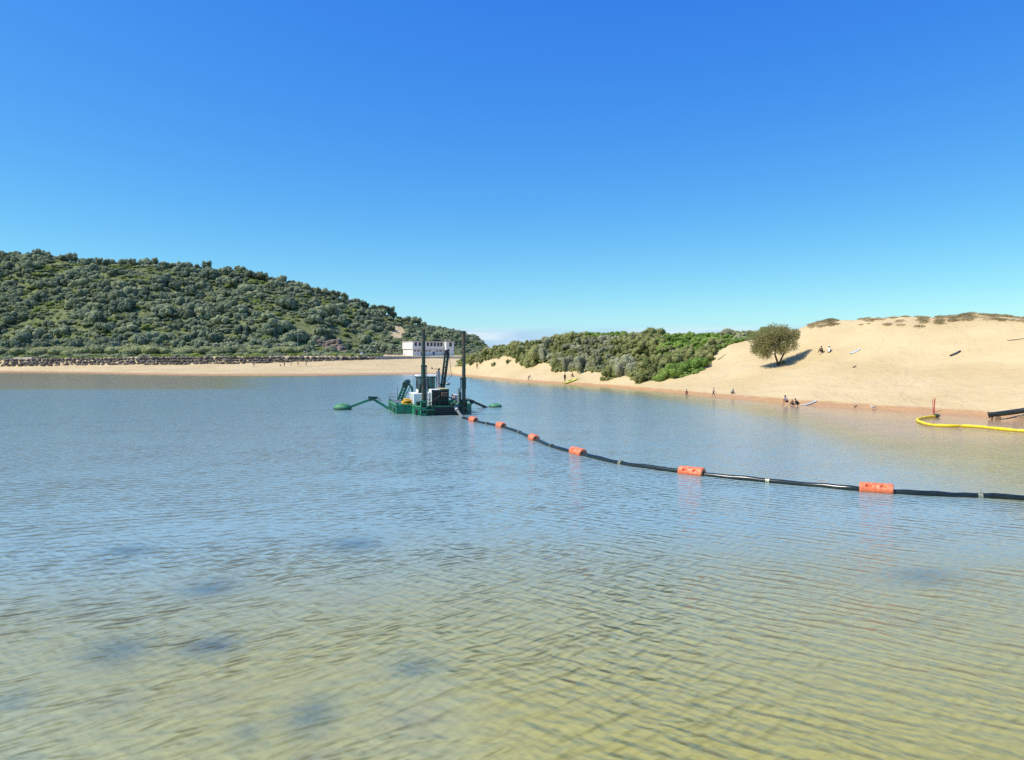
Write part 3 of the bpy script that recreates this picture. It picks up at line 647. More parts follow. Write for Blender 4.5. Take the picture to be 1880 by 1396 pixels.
def hill_label(kind_, px, p, tone='grey-green'):
    if kind_ == 'ridge':
        return ('dark scrub tree on the high flat skyline of the wooded headland' if px < 420 else
                'scrub tree on the sloping skyline where the headland falls to the clubhouse' if px < 735 else
                'small scrub tree on the low headland skyline behind the white clubhouse'), 'scrub tree', 'trees along the headland skyline'
    if kind_ == 'wind': return 'grey-green windswept shrub growing behind the boulder wall at the headland foot', 'shrub', 'windswept shrubs behind the boulder wall'
    if kind_ == 'lime': return 'yellow-green bush in a grassy opening on the headland slope', 'bush', 'lime bushes in the openings of the headland slope'
    f = (p.y - lcol('Y3', px)) / (lcol('Y5', px) - lcol('Y3', px)); hgt_ = 'foot' if f < .22 else 'lower slope' if f < .5 else 'upper slope' if f < .78 else 'brow'
    where = ('at the far left edge' if px < 90 else 'above the two people seated on the boulder wall' if px < 170 else 'around the pale post' if px < 265 else 'between pale post and light pole' if px < 450 else
             'behind the tall light pole' if px < 560 else 'around the brown rock face' if px < 650 else 'left of the sand scar' if px < 725 else 'behind the white clubhouse')
    return '%s tree, headland %s, %s' % (tone, hgt_, where), 'scrub tree', 'trees on the headland slope'
for kind_, px, p, s in solo:
    rz = rg.uniform(0, 6.283); hi_ = int(rg.integers(7) if kind_ == 'slope' or rg.uniform() < 0.35 else 7 + rg.integers(3))
    lab, cat, grp = hill_label(kind_, px, p, 'dark green' if 4 <= hi_ <= 7 else 'grey-green')
    if kind_ in ('ridge', 'slope'):
        c, t = HT[hi_]
        e = empty('scrub_tree', p - Vector((0, 0, 0.25 + (0.42 * s if kind_ == 'slope' else 0.1 * s))), rz); sz = s * rg.uniform(0.85, 1.25) * (1.05 if kind_ == 'ridge' else 0.9); e.scale = (s * rg.uniform(.8, 1.3), s * rg.uniform(.8, 1.25), sz)
        link_mesh('crown', c, e); link_mesh('trunk', t, e)
    elif kind_ == 'wind':
        e = link_mesh('windswept_shrub', WS[rg.integers(3)], None, p - Vector((0, 0, .2))); e.rotation_euler = (0, 0, rg.uniform(-.25, .25)); e.scale = (s * 1.15, s, s * rg.uniform(0.8, 1.15))
    else:
        e = link_mesh('lime_bush', HS[2 + rg.integers(2)], None, p - Vector((0, 0, .2))); e.rotation_euler = (0, 0, rz); e.scale = (s, s, s * 0.75)
    tag(e, lab, cat, grp)

def scatter(name, pts, rots, scs, idx, meshes, label=None, cat=None, group=None):
    """one object whose points carry instances through geometry nodes"""
    src = bpy.data.collections.new(name + '_kinds')
    for i, m in enumerate(meshes):
        o = bpy.data.objects.new('%s_kind_%02d' % (name, i), m); src.objects.link(o)
    me = bpy.data.meshes.new(name); me.vertices.add(len(pts)); me.vertices.foreach_set('co', np.array(pts, np.float32).reshape(-1))
    a = me.attributes.new('rot', 'FLOAT_VECTOR', 'POINT'); a.data.foreach_set('vector', np.array(rots, np.float32).reshape(-1))
    a = me.attributes.new('scl', 'FLOAT_VECTOR', 'POINT'); a.data.foreach_set('vector', np.array(scs, np.float32).reshape(-1))
    a = me.attributes.new('pick', 'INT', 'POINT'); a.data.foreach_set('value', np.array(idx, np.int32))
    o = link_mesh(name, me); ng = bpy.data.node_groups.new(name + '_nodes', 'GeometryNodeTree')
    ng.interface.new_socket('Geometry', in_out='INPUT', socket_type='NodeSocketGeometry'); ng.interface.new_socket('Geometry', in_out='OUTPUT', socket_type='NodeSocketGeometry')
    n, l = ng.nodes, ng.links; gi = n.new('NodeGroupInput'); go = n.new('NodeGroupOutput'); ip = n.new('GeometryNodeInstanceOnPoints')
    ci = n.new('GeometryNodeCollectionInfo'); ci.inputs['Collection'].default_value = src; ci.inputs['Separate Children'].default_value = True; ci.inputs['Reset Children'].default_value = True
    def na(nm, ty):
        x = n.new('GeometryNodeInputNamedAttribute'); x.data_type = ty; x.inputs['Name'].default_value = nm; return x.outputs['Attribute']
    l.new(gi.outputs[0], ip.inputs['Points']); l.new(ci.outputs[0], ip.inputs['Instance']); ip.inputs['Pick Instance'].default_value = True
    l.new(na('pick', 'INT'), ip.inputs['Instance Index']); l.new(na('rot', 'FLOAT_VECTOR'), ip.inputs['Rotation']); l.new(na('scl', 'FLOAT_VECTOR'), ip.inputs['Scale'])
    l.new(ip.outputs[0], go.inputs[0]); mod = o.modifiers.new('scatter', 'NODES'); mod.node_group = ng
    tag(o, label, cat, group, 'stuff'); return o
pts, rots, scs, idx = [], [], [], []
kinds = [c for c, t in HT[:7]] + HS + WS
for kind_, px, p, s in rest:
    pts.append(p - Vector((0, 0, 0.3 + (0.42 * s if kind_ == 'slope' else 0)))); rots.append((0, 0, rg.uniform(0, 6.28)))
    if kind_ in ('ridge', 'slope'): idx.append(rg.integers(7)); scs.append((s, s, s * rg.uniform(0.8, 1.1)))
    elif kind_ == 'wind': idx.append(12 + rg.integers(3)); scs.append((s, s, s)); rots[-1] = (0, 0, rg.uniform(-.25, .25))
    else: idx.append(9 + rg.integers(2)); scs.append((s, s, s * .7))
n_big = len(pts)
kinds = kinds + [crown_mesh('low_cover', rand_lobes(rg, 14, 0.85, (0.18, 0.32), (0.0, 0.12)), 1200, 0.07, L_STRIP, rg, up=0.6)]
for i in range(330):                                     # bright green cover along the top of the boulder wall
    px = rg.choice([rg.uniform(75, 225), rg.uniform(285, 500)]); Y = lcol('Y1', px) + rg.uniform(3.2, 11); p = P(px, Y); s = rg.uniform(0.8, 1.7)
    pts.append(p - Vector((0, 0, .05))); rots.append((0, 0, rg.uniform(0, 6.28))); idx.append(15); scs.append((s * 1.4, s * 1.2, s * 0.8))
for i in range(3600):                                    # undergrowth between the trees
    px = rg.uniform(-420, 893); Y = lcol('Y1', px) + 5 + (lcol('Y5', px) + 12 - lcol('Y1', px) - 5) * rg.uniform(0, 1); p = P(px, Y)
    if float(hlook(VEG, px, Y)) < 0.6: continue
    py = HY - F * (p.z - CAM_H) / Y
    if 545 < px < 655 and 598 < py < 645 and rg.uniform() < 0.85: continue
    s = rg.uniform(0.9, 2.4)
    pts.append(p - Vector((0, 0, 0.2))); rots.append((0, 0, rg.uniform(0, 6.28))); idx.append(7 + rg.choice([0, 1, 2, 3, 4], p=[.3, .2, .15, .15, .2])); scs.append((s * rg.uniform(1.1, 1.9), s * 1.4, s * 0.75))
scatter('headland_scrub', pts, rots, scs, idx, kinds, 'dense grey-green scrub filling the slope between the headland trees', 'scrub')

# ------------------------------------------------------------------ dune vegetation on the right bank
def dune_bush(px, py, wpx_, hpx_, kind_, label, group, name='dune_bush', sink=0.06):
    p = at(px, py); sc = F / p.y; w = wpx_ / sc; h = hpx_ / sc
    m = DB[kind_][rg.integers(4)] if kind_ != 'mat' else MAT_[rg.integers(3)]
    e = link_mesh(name, m, None, p + Vector((0, w * 0.30, -sink * h))); e.rotation_euler = (0, 0, rg.uniform(0, 6.283)); e.scale = (w / 2.0, w / 2.0, h / 1.15)
    return tag(e, label, 'bush', group)
front = [  # base pixel, width, height
 (1024, 683, 36, 30, 'olive'), (1047, 681, 34, 40, 'silver'), (1075, 682, 52, 46, 'silver'), (1100, 676, 26, 42, 'silver'), (1122, 697, 46, 32, 'olive'),
 (1150, 689, 58, 56, 'silver'), (1180, 703, 28, 22, 'olive'), (1196, 692, 46, 40, 'olive'), (983, 671, 44, 44, 'olive'), (958, 661, 34, 32, 'olive'), (1002, 664, 32, 40, 'silver')]
spots_ = ['just above the kayak and its black-clad owner', 'directly behind the brown seated person', 'large one right of the brown seated person', 'narrow upright one at the silvery clump', 'standing forward between two sand notches',
          'biggest of all, between two sand notches', 'small one nearest the water', 'next to the small one nearest the water', 'hanging down the bank above the bending person', 'left of the hanging one above the bending person', 'between the hanging one and the kayak bushes']
for b, sp_l in zip(front, spots_):
    dune_bush(*b, '%s bush at the sandy scrub edge, %s' % ({'olive': 'olive', 'silver': 'silvery'}[b[4]], sp_l), 'bushes at the front edge of the dune scrub')
for b in [(1222, 697, 50, 26, 'bright'), (1248, 693, 66, 34, 'bright'), (1282, 682, 60, 36, 'bright'), (1262, 672, 66, 40, 'olive')]:
    dune_bush(*b, 'low yellow-green bush on the tip of scrub where the bare dune begins', 'green bushes beside the bare dune')
dune_bush(1311, 641, 30, 24, 'silver', 'single silvery round bush at the upper edge of the green scrub by bare sand', None)
for x, y in ((868, 669), (885, 666), (907, 672), (934, 667)):
    dune_bush(x, y, 15, 9, 'olive', 'small tuft of a bush alone on the sand bank behind the dredge', 'small bushes on the sand bank')
n_ind = 0; cnt = 0
gu2 = {}
tries = sorted([(rg.uniform(845, 1452), rg.uniform(0, 1)) for _ in range(5200)], key=lambda t: t[1])
extra_pts, extra_r, extra_s, extra_i = [], [], [], []
placed = []
for px, t in tries:
    Y = float(np.interp(px, PXG, Rs['Ys'])) + t * 1.08 * float(np.interp(px, PXG, run))
    if float(hlook(VEG, px, Y)) < 0.75 or float(hlook(HR, px, Y)) < 0.3: continue
    p = P(px, Y); py = HY - F * (p.z - CAM_H) / Y; vline = float(np.interp(px, PXG, veg_line))
    green = vnoise(np.array(px / 70.0), np.array(py / 22.0), 5)
    r_ = rg.uniform(); kind_ = 'bright' if (px > 1195 and green > 0.22 + 0.3 * r_) or (py < 624 and green > 0.25 + 0.4 * r_) else ('silver' if r_ * 0.6 + green * 0.5 > 0.62 else 'olive')
    s = rg.uniform(1.0, 2.1) * (0.8 if px > 1330 else 1) * (0.75 if py < 618 else 1)
    if vline - py < 5: s *= 0.6
    if any((p.x - a.x) ** 2 + (p.y - a.y) ** 2 < (0.55 * (s + q)) ** 2 for a, q in placed): continue
    placed.append((p, s)); hgt = s * rg.uniform(0.8, 1.25) * (0.75 if kind_ == 'bright' else 1)
    if len(placed) <= 268:
        m = DB[kind_][rg.integers(4)]; e = link_mesh('dune_bush', m, None, p - Vector((0, 0, 0.12))); e.rotation_euler = (0, 0, rg.uniform(0, 6.283)); e.scale = (s, s, hgt)
        row = 'skyline' if t > .85 else 'upper part' if t > .55 else 'middle' if t > .3 else 'lower edge'
        spot = ('behind the right spud of the dredge' if px < 900 else 'above the bending person' if px < 1000 else 'above the kayak' if px < 1090 else 'above the bare sand notches' if px < 1190 else 'above the low green tip' if px < 1300 else 'toward the lone tree')
        lab = '%s bush, %s of dune scrub %s' % ({'bright': 'bright green', 'silver': 'silvery grey', 'olive': 'olive-green'}[kind_], row, spot)
        tag(e, lab, 'bush', '%s bushes of the dune scrub' % kind_)
    else:
        extra_pts.append(p - Vector((0, 0, .12))); extra_r.append((0, 0, rg.uniform(0, 6.28))); extra_s.append((s, s, hgt)); extra_i.append({'silver': 0, 'olive': 2, 'bright': 4}[kind_] + rg.integers(2))
for i in range(1500):
    px = rg.uniform(845, 1450); Y = float(np.interp(px, PXG, Rs['Ys'])) + rg.uniform(0.1, 1.05) * float(np.interp(px, PXG, run))
    if float(hlook(VEG, px, Y)) < 0.85 or float(hlook(HR, px, Y)) < 0.3: continue
    p = P(px, Y); s = rg.uniform(0.6, 1.2)
    extra_pts.append(p - Vector((0, 0, .05))); extra_r.append((0, 0, rg.uniform(0, 6.28))); extra_s.append((s * 1.3, s * 1.3, s)); extra_i.append(6 + (rg.integers(2) if px > 1190 else 2))
scatter('dune_scrub', extra_pts, extra_r, extra_s, extra_i, DB['silver'][:2] + DB['olive'][:2] + DB['bright'][:2] + MAT_, 'low green cover between the bushes of the dune scrub', 'scrub')

# dune grass clumps along the bare crest
def tuft_mesh(rng, n=150):
    a = rng.uniform(0, 6.283, n); r = np.sqrt(rng.uniform(0, 1, n)) * 0.9; base = np.stack([np.cos(a) * r, np.sin(a) * r, np.zeros(n) - 0.05], -1)
    lean = rng.normal(size=(n, 2)) * 0.22; h = rng.uniform(0.35, 1.0, n) * (1.1 - 0.6 * r); tip = base + np.stack([lean[:, 0] * h + 0.15 * h, lean[:, 1] * h, h], -1)
    b = rng.uniform(0, 6.283, n); wv = np.stack([np.cos(b), np.sin(b), np.zeros(n)], -1) * 0.06
    midp = base * 0.45 + tip * 0.55; midp[:, 2] += 0.08
    return quads_mesh('grass_tuft', np.stack([base - wv, midp - wv * .8, tip, midp + wv * .8], 1), [L_GRASS])
TF = [tuft_mesh(rg) for i in range(4)]
def tuft(px, dY, s, lab, grp):
    Y = float(np.interp(px, PXG, Rs['Y5'])) + dY; p = P(px, Y)
    e = link_mesh('grass_tuft', TF[rg.integers(4)], None, p); e.scale = (s * 1.3, s * 1.3, s * rg.uniform(.35, .75)); e.rotation_euler = (0, 0, rg.uniform(0, 6.28)); tag(e, lab, 'grass tuft', grp)
for i in range(60):
    px = rg.uniform(1484, 1535); tuft(px, rg.uniform(-4, 1.5), rg.uniform(0.4, 0.75), 'dry grass tuft on the crest where bare dune meets scrub', 'grass tufts at the scrub end of the dune crest')
for i in range(70):
    px = rg.choice([rg.uniform(1580, 1605), rg.uniform(1610, 1665), rg.uniform(1685, 1705), rg.uniform(1722, 1733)]); tuft(px, rg.uniform(-5, 1.0), rg.uniform(0.3, 0.6), 'dry grass tuft on the middle of the bare dune crest', 'grass tufts on the middle of the dune crest')
for i in range(84):
    px = rg.choice([rg.uniform(1744, 1792), rg.uniform(1800, 1848), rg.uniform(1858, 1900)], p=[.45, .3, .25]); tuft(px, rg.uniform(-3.5, 1.0), rg.uniform(0.3, 0.65), 'dense brown-green grass tuft at the highest end of the dune crest', 'grass tufts at the high end of the dune crest')

# the tree alone on the sand
tp = at(1429, 672); ts = F / tp.y
def tl(px, py, r, dy=0.0): return ((px - 1429) / ts, dy, (672 - py) / ts, r / ts)
tree = empty('lone_tree', tp); tag(tree, 'spreading twin-stemmed tree standing alone on the bare sand slope', 'tree')
lob = [tl(1398, 640, 17, -.5), tl(1392, 624, 15, .4), tl(1408, 618, 17, -.7), tl(1422, 608, 14, .5), tl(1437, 612, 15, -.3), tl(1428, 624, 19, .9), tl(1447, 620, 14, .5), tl(1458, 614, 10, -.2),
       tl(1449, 634, 13, -.7), tl(1412, 634, 17, .8), tl(1405, 650, 11, -.2), tl(1440, 640, 12, .9), tl(1390, 643, 10, .6), tl(1428, 640, 12, -1.1), tl(1464, 618, 6, .3)]
def tree_leaves(lobes, n, rng):
    L = np.array(lobes); w = L[:, 3] ** 2; w /= w.sum(); idx = rng.choice(len(L), n, p=w)
    d = rng.normal(size=(n, 3)); d /= np.linalg.norm(d, axis=1)[:, None]
    c = L[idx, :3] + d * (L[idx, 3] * rng.uniform(0.25, 1.05, n))[:, None]
    up = d * 0.7 + rng.normal(size=(n, 3)) * 0.5 + np.array([0, 0, 0.45]); up /= np.linalg.norm(up, axis=1)[:, None]
    s = np.cross(up, rng.normal(size=(n, 3))); s /= np.linalg.norm(s, axis=1)[:, None]
    h = rng.uniform(0.14, 0.32, n)[:, None]
    return quads_mesh('crown', np.stack([c, c + up * h * .5 + s * 0.045, c + up * h, c + up * h * .5 - s * 0.045], 1), [L_TREE])
link_mesh('crown', tree_leaves(lob, 15000, rg), tree)
def tpnt(px, py, dy=0.0): return ((px - 1429) / ts, dy, (672 - py) / ts)
tm = MB(); tm.tube([tpnt(1429, 675), tpnt(1427, 664), tpnt(1423, 652), tpnt(1424, 640, .1), tpnt(1420, 625, .2)], [.17, .14, .11, .09, .05], 9)
tm.tube([tpnt(1429, 674), tpnt(1433, 661, -.1), tpnt(1439, 648, -.2), tpnt(1444, 636, -.2), tpnt(1450, 622, -.1)], [.15, .12, .10, .07, .04], 9)
tm.build('trunk', BARK, tree)
for a, b, c in (((1424, 645), (1412, 640), (1399, 634)), ((1437, 652), (1430, 642), (1428, 628)), ((1422, 635), (1410, 626), (1402, 618)), ((1444, 636), (1454, 628), (1460, 617)), ((1422, 650), (1410, 648), (1400, 648)), ((1420, 628), (1425, 615), (1424, 606)), ((1447, 630), (1440, 622), (1438, 612))):
    MB().tube([tpnt(*a), tpnt(*b, .15), tpnt(*c, -.1)], [.06, .045, .02], 6).build('limb', BARK, tree)
sh = at(1436, 669); e = link_mesh('dry_bush', DB['olive'][1], None, sh + Vector((.3, .4, -.1))); e.scale = (.45, .45, .6); tag(e, 'small dry bush at the foot of the lone tree', 'bush')

# ------------------------------------------------------------------ boulder wall below the headland
wall = empty('boulder_wall', P(300, lcol('Y1', 300))); tag(wall, 'long low wall of stacked grey-brown boulders between beach and headland', 'rock wall')
inv = Matrix.Translation(-wall.location)
BM_ = []
for i in range(7):
    rr = np.random.default_rng(100 + i); k = 1 + 0.20 * rr.normal(size=len(ICO2)); v = ICO2 * k[:, None]; pl = rr.normal(size=(5, 3)); pl /= np.linalg.norm(pl, axis=1)[:, None]
    for n_ in pl:                                       # flat broken faces
        dd = v @ n_; v = v - np.maximum(dd - 0.72, 0)[:, None] * n_
    m = bpy.data.meshes.new('boulder'); m.from_pydata(v.tolist(), [], ICO2F); m.materials.append(ROCK); BM_.append(m)
def boulder_sites(p0, p1):
    out = []; px = p0
    while px < p1:
        Y1 = lcol('Y1', px); z1, z2 = lcol('z1', px), lcol('z2', px)
        rows = 3 if px < 520 else (2 if px < 640 else 2)
        for r_ in range(rows):
            f = (r_ + 0.35) / rows
            X = (px + rg.uniform(-2, 2) + 3.2 * (r_ % 2) - CX) / F * Y1
            out.append((X, Y1 + 0.2 + 2.2 * f + rg.uniform(-.2, .2), z1 + (z2 - z1 + .15) * f + rg.uniform(-.12, .12), (z2 - z1 + .4) / rows * 0.62))
        px += 7.0 * rg.uniform(0.8, 1.25)
    return out
sites = boulder_sites(-12, 692)
for X, Y, Z, hs_ in sites[:300]:
    b = link_mesh('boulder', BM_[rg.integers(7)], wall, Vector((X, Y, Z)) - wall.location); b.scale = (rg.uniform(.62, .98), rg.uniform(.7, 1.0), hs_ * rg.uniform(.85, 1.2)); b.rotation_euler = (rg.uniform(-.3, .3), rg.uniform(-.3, .3), rg.uniform(0, 6.28))
mb = MB()
for X, Y, Z, hs_ in sites[300:] + boulder_sites(-420, -12):
    v = np.array([q.co[:] for q in BM_[rg.integers(7)].vertices]) * np.array([.85, .85, hs_]) + np.array([X, Y, Z]) - np.array(wall.location); mb.add(v.tolist(), ICO2F)
tag(mb.build('boulders', ROCK, wall), kind='stuff')

# concrete terrace edge and path in front of the clubhouse, path on the terrace
def strip(name, pxs, off, w, mat, dz=0.05, thick=None, z=None):
    vs, fs = [], []
    for px in pxs:
        Y = lcol('Y1', px) + off
        for k_ in (0, 1):
            yy = Y + w * k_; vs.append(((px - CX) / F * yy, yy, (Hg(px, yy) if z is None else z) + dz))
    n = len(pxs)
    fs = [(2 * i, 2 * i + 2, 2 * i + 3, 2 * i + 1) for i in range(n - 1)]
    m = MB()
    if thick:
        lo = [(x, y, zz - thick) for x, y, zz in vs]; o = len(vs); allv = vs + lo
        fs += [(2 * i + o, 2 * i + 2 + o, 2 * i + 2, 2 * i) for i in range(n - 1)] + [(2 * i + 1, 2 * i + 3, 2 * i + 3 + o, 2 * i + 1 + o) for i in range(n - 1)]
        fs += [(0, 1, 1 + o, o), (2 * n - 2, 2 * n - 2 + o, 2 * n - 1 + o, 2 * n - 1)]
        m.add(allv, fs)
    else: m.add(vs, fs)
    return m.build(name, mat)
tag(strip('footpath', np.linspace(540, 740, 40), 7.5, 2.6, PATHM, 0.06), kind='structure')
tag(strip('footpath', np.linspace(-60, 78, 30), 4.0, 2.4, PATHM, 0.10), kind='structure')
o = strip('terrace_wall', np.linspace(688, 862, 50), -0.6, 0.5, CONC, 0.55, 1.9, z=4.95); tag(o, 'low grey concrete wall along the beach in front of the clubhouse', 'low wall')
o = strip('apron', np.linspace(690, 860, 40), 1.5, 9.0, PATHM, 0.05); tag(o, kind='structure'); o.name = 'pavement'

# brown rock face in the slope
rk = empty('rock_face', P(600, 318)); tag(rk, 'bare brown rock face exposed low on the headland slope', 'rock face')
for row in range(5):
    for bi in range(6):
        rr = np.random.default_rng(300 + row * 10 + bi); wpx = 64 - 6 * row; px0 = 603 - wpx / 2 + (bi + .5 + .3 * (row % 2) + rr.uniform(-.15, .15)) * wpx / 6; Y0 = 312 + 1.8 * row + rr.uniform(-.5, .5)
        z0 = 5.6 + 1.55 * row + rr.uniform(-.45, .45); v = ICO2 * (1 + .10 * rr.normal(size=len(ICO2)))[:, None]; v = np.clip(v, -.8, .8) / .8
        v = v * np.array([wpx / 6 * .155 * rr.uniform(.8, 1.25), rr.uniform(2.0, 3.4), rr.uniform(.75, 1.5)]) + np.array([(px0 - CX) / F * Y0, Y0 + 1.5, z0]) - np.array(rk.location)
        m = MB(); m.add(v.tolist(), ICO2F); m.build('rock_slab', CLIFF, rk)

# ------------------------------------------------------------------ clubhouse
TH = R(36); cz = Hg(770, 297)
club = empty('clubhouse', (-40.7, 296, 5.25), TH); tag(club, 'two-storey flat-roofed white clubhouse at the back of the beach', 'clubhouse')
Wd, Dp, Ht, Z1 = 18.4, 9.0, 6.5, 3.3
MB().box(0, 14.6, 0.35, Dp, -.6, Z1).build('lower_wall', CREAM, club)
MB().box(-.25, 14.6, 0, Dp, Z1 + .002, Ht - .12).build('upper_wall', CREAM, club)
MB().box(14.6, Wd, -2.0, Dp, -.6, Ht - .12).build('wing_wall', CREAM, club)
MB().box(-.45, 14.5, -.2, Dp + .2, Ht - .12, Ht + .12).box(14.502, Wd + .2, -2.2, Dp + .2, Ht - .12, Ht + .12).build('roof', TRIM, club)
MB().box(-.27, 14.58, -.03, .349, Z1 - .14, Z1).build('floor_band', TRIM, club)
def window(x, z0, z1, w, y=0.0, parent=club):
    fr = MB(); t = .07
    fr.box(x - w / 2 - t, x + w / 2 + t, y - .05, y + .02, z0 - t, z0).box(x - w / 2 - t, x + w / 2 + t, y - .05, y + .02, z1, z1 + t).box(x - w / 2 - t, x - w / 2, y - .05, y + .02, z0, z1).box(x + w / 2, x + w / 2 + t, y - .05, y + .02, z0, z1)
    f = fr.build('window', TRIM, parent); MB().box(x - w / 2, x + w / 2, y - .02, y + .015, z0, z1).build('pane', GLASS, f)
for x in (1.2, 3.1, 5.0, 6.9, 8.6, 10.2, 11.9, 13.4): window(x, 4.55, 6.1, 1.05)
window(16.7, 4.4, 6.1, 1.25, -2.0)
for x in (1.0, 2.7, 6.3, 7.9, 11.6, 13.2): window(x, 2.35, 2.75, 1.0, 0.35)
for x in (4.4, 9.9):
    d = MB().box(x - .55, x + .55, .28, .36, -.1, 2.3).build('door', DOORB, club); MB().box(x + .35, x + .42, .22, .28, 1.0, 1.15).build('handle', GREY, d)
MB().box(0, 14.4, -1.6, .3, -.6, .12).build('step', CONC, club)
for x in (0.6, 2.2): MB().box(x - .06, x + .06, -1.5, -1.38, .12, 1.2).build('bollard', WHITE, club)
MB().box(-.29, -.25, 1.2, Dp - 1.0, 3.25, 3.45).build('side_awning', TRIM, club)
# pergola beside it
pg = empty('pergola', P(722, 300)); pg.rotation_euler = (0, 0, .15); tag(pg, 'low timber pergola with tan roof beside the clubhouse', 'pergola')
MB().box(-2.9, 2.9, -1.6, 1.6, 2.35, 2.55).build('roof', TIMBER, pg)
for x in (-2.6, -.9, .9, 2.6):
    for y in (-1.4, 1.4): MB().box(x - .09, x + .09, y - .09, y + .09, -.2, 2.348).build('post', TIMBER, pg)
MB().box(-2.4, 2.4, .3, .8, .35, .45).box(-2.2, -2.0, .35, .75, -.1, .348).box(2.0, 2.2, .35, .75, -.1, .348).build('bench', TIMBER, pg)
# lamp poles, white box on the terrace
def pole(px, Y, h, lab, arm=True):
    p = P(px, Y); e = empty('light_pole', p); tag(e, lab, 'light pole')
    MB().tube([(0, 0, -.4), (0, 0, h * .6), (0, 0, h)], [.13, .11, .08], 8).build('post', GREY, e)
    if arm:
        MB().tube([(0, 0, h - .1), (.5, 0, h + .1), (1.1, 0, h + .12)], .05, 6).build('arm', GREY, e); MB().box(.9, 1.5, -.14, .14, h + .02, h + .14).build('lamp_head', GREY, e)
pole(547, 287, 8.2, 'tall pale light pole on the terrace above the boulder wall')
pole(218, 289, 6.4, 'pale post standing among shrubs on the left of the headland foot', False)
p = P(664, 281); e = empty('utility_box', p); tag(e, 'small white utility box beside the path left of the clubhouse', 'utility box')
MB().box(-.45, .45, -.3, .3, -.1, 1.35).build('cabinet', WHITE, e, .03); MB().box(-.5, .5, -.35, .35, 1.352, 1.42).build('lid', GREY, e); MB().box(-.38, .38, -.33, -.302, .1, 1.25).build('door', WHITE, e)

#DREDGE
# ------------------------------------------------------------------ the dredge
DA = math.atan2(0.27, 0.963); dc, dsn = math.cos(DA), math.sin(DA); DX, DY = -6.15, 64.5
dredge = empty('dredge', (DX, DY, 0), DA); tag(dredge, 'green and white cutter dredge with two tall spuds floating in the lagoon', 'dredge')
def D(px, py, b):
    """local dredge point seen at a photo pixel, b metres forward of the stern"""
    u = (px - CX) / F; a = (u * DY + u * b * dc - DX + b * dsn) / (dc - u * dsn); Y = DY + a * dsn + b * dc
    return Vector((a, b, CAM_H - (py - HY) * Y / F))
def pontoon(name, poly, z1):
    h = MB().prism(poly, -.45, z1).build(name, GREEN, dredge, 0.02)
    n = len(poly); rim = MB()
    for i in range(n):
        p, q = Vector((*poly[i], z1)), Vector((*poly[(i + 1) % n], z1)); c = Vector((sum(x for x, y in poly) / n, sum(y for x, y in poly) / n, z1))
        rim.bar(p + (p - c).normalized() * .02, q + (q - c).normalized() * .02, .09, .10)
    rim.build('rubbing_strip', FGREEN, h)
    ribs = MB()
    for i in range(n):
        p, q = Vector(poly[i]), Vector(poly[(i + 1) % n]); d = q - p; nn = Vector((d.y, -d.x)).normalized()
        for t in np.arange(.8, d.length - .3, 1.1):
            m_ = p + d.normalized() * t + nn * .015; ribs.bar((m_.x, m_.y, -.4), (m_.x, m_.y, z1 - .06), .06, .05)
    ribs.build('rib', GREEN, h); return h
pontoon('center_hull', [(-2.0, 0), (2.0, 0), (2.1, 1.6), (2.1, 9.0), (-2.55, 9.0), (-2.55, 2.2)], .78)
pontoon('side_pontoon', [(-3.95, 2.25), (-2.60, 2.25), (-2.60, 9.2), (-3.95, 9.2)], .82)
pontoon('side_pontoon', [(2.15, 1.4), (2.95, 1.7), (2.95, 8.6), (2.15, 8.6)], .80)
m = MB()
for y0, y1 in ((5.2, 6.6), (7.3, 8.4)): m.box(-3.7, -2.9, y0, y1, .83, .87)
m.build('deck_hatch', GREY, dredge, .01)
for x, y in ((-3.8, 2.5), (-3.8, 8.9), (2.8, 8.3)):
    bo = MB().tube([(x, y, .8), (x, y, 1.02)], .06, 8).tube([(x - .12, y, .98), (x + .12, y, .98)], .035, 6).build('mooring_bollard', DGREEN, dredge)
# stern: panel coloured black for the shade on the transom, ledge, posts
MB().box(-.85, 1.75, -.10, -.02, -.3, .72).build('stern_shade_plate', BLACK, dredge, .015)
for x in (-1.2, -.85, 1.0, 1.75): MB().box(x - .06, x + .06, -.20, -.11, -.35, 1.0).build('stern_post', DGREEN, dredge)
MB().box(-1.75, -.95, -.55, -.02, .50, .58).build('stern_step', FGREEN, dredge)
m = MB()
for zz in (.15, .40): m.tube([(-.8, -.2, zz), (1.7, -.2, zz)], .05, 6)
m.build('stern_rail', DGREEN, dredge)
# spuds
def spud(px, top, b, sleeve, side, rampx):
    t = D(px, top, b); a = t.x
    s = MB().tube([(a, b, -1.3), (a, b, t.z)], .165, 16).tube([(a, b, t.z), (a, b, t.z + .10)], .195, 16).build('spud', SPUD, dredge)
    zs = D(px, sleeve, b).z; za = D(px, sleeve + 20, b).z
    MB().tube([(a, b, za), (a, b, zs)], .215, 16).tube([(a, b, zs - .03), (a, b, zs + .06)], .25, 16).build('sleeve', DGREEN, s)
    r = D(rampx, sleeve, b); MB().bar((a, b, zs - .02), (r.x, b, zs - .02), .16, .16).build('lift_bracket', BLACK, s)
    MB().tube([(r.x, b, .8), (r.x, b, .8 + (zs - .8) * .5)], .075, 10).tube([(r.x, b, .8), (r.x, b, zs)], .035, 8).build('lift_ram', GREY if side < 0 else DGREEN, s)
    g = MB()
    for z0, z1 in ((-.4, .25), (.45, .75), (1.15, 1.35)): g.box(a - .26, a + .26, b - .26, b + .26, z0, z1)
    g.box(a - .26, a - .2, b - .26, b + .26, -.4, 1.35).box(a + .2, a + .26, b - .26, b + .26, -.4, 1.35)
    g.build('spud_guide', GREEN if side < 0 else DGREEN, dredge, .01)
spud(777.5, 607, -.28, 672, -1, 783.5); spud(851.5, 610, .05, 695, 1, 845.5)
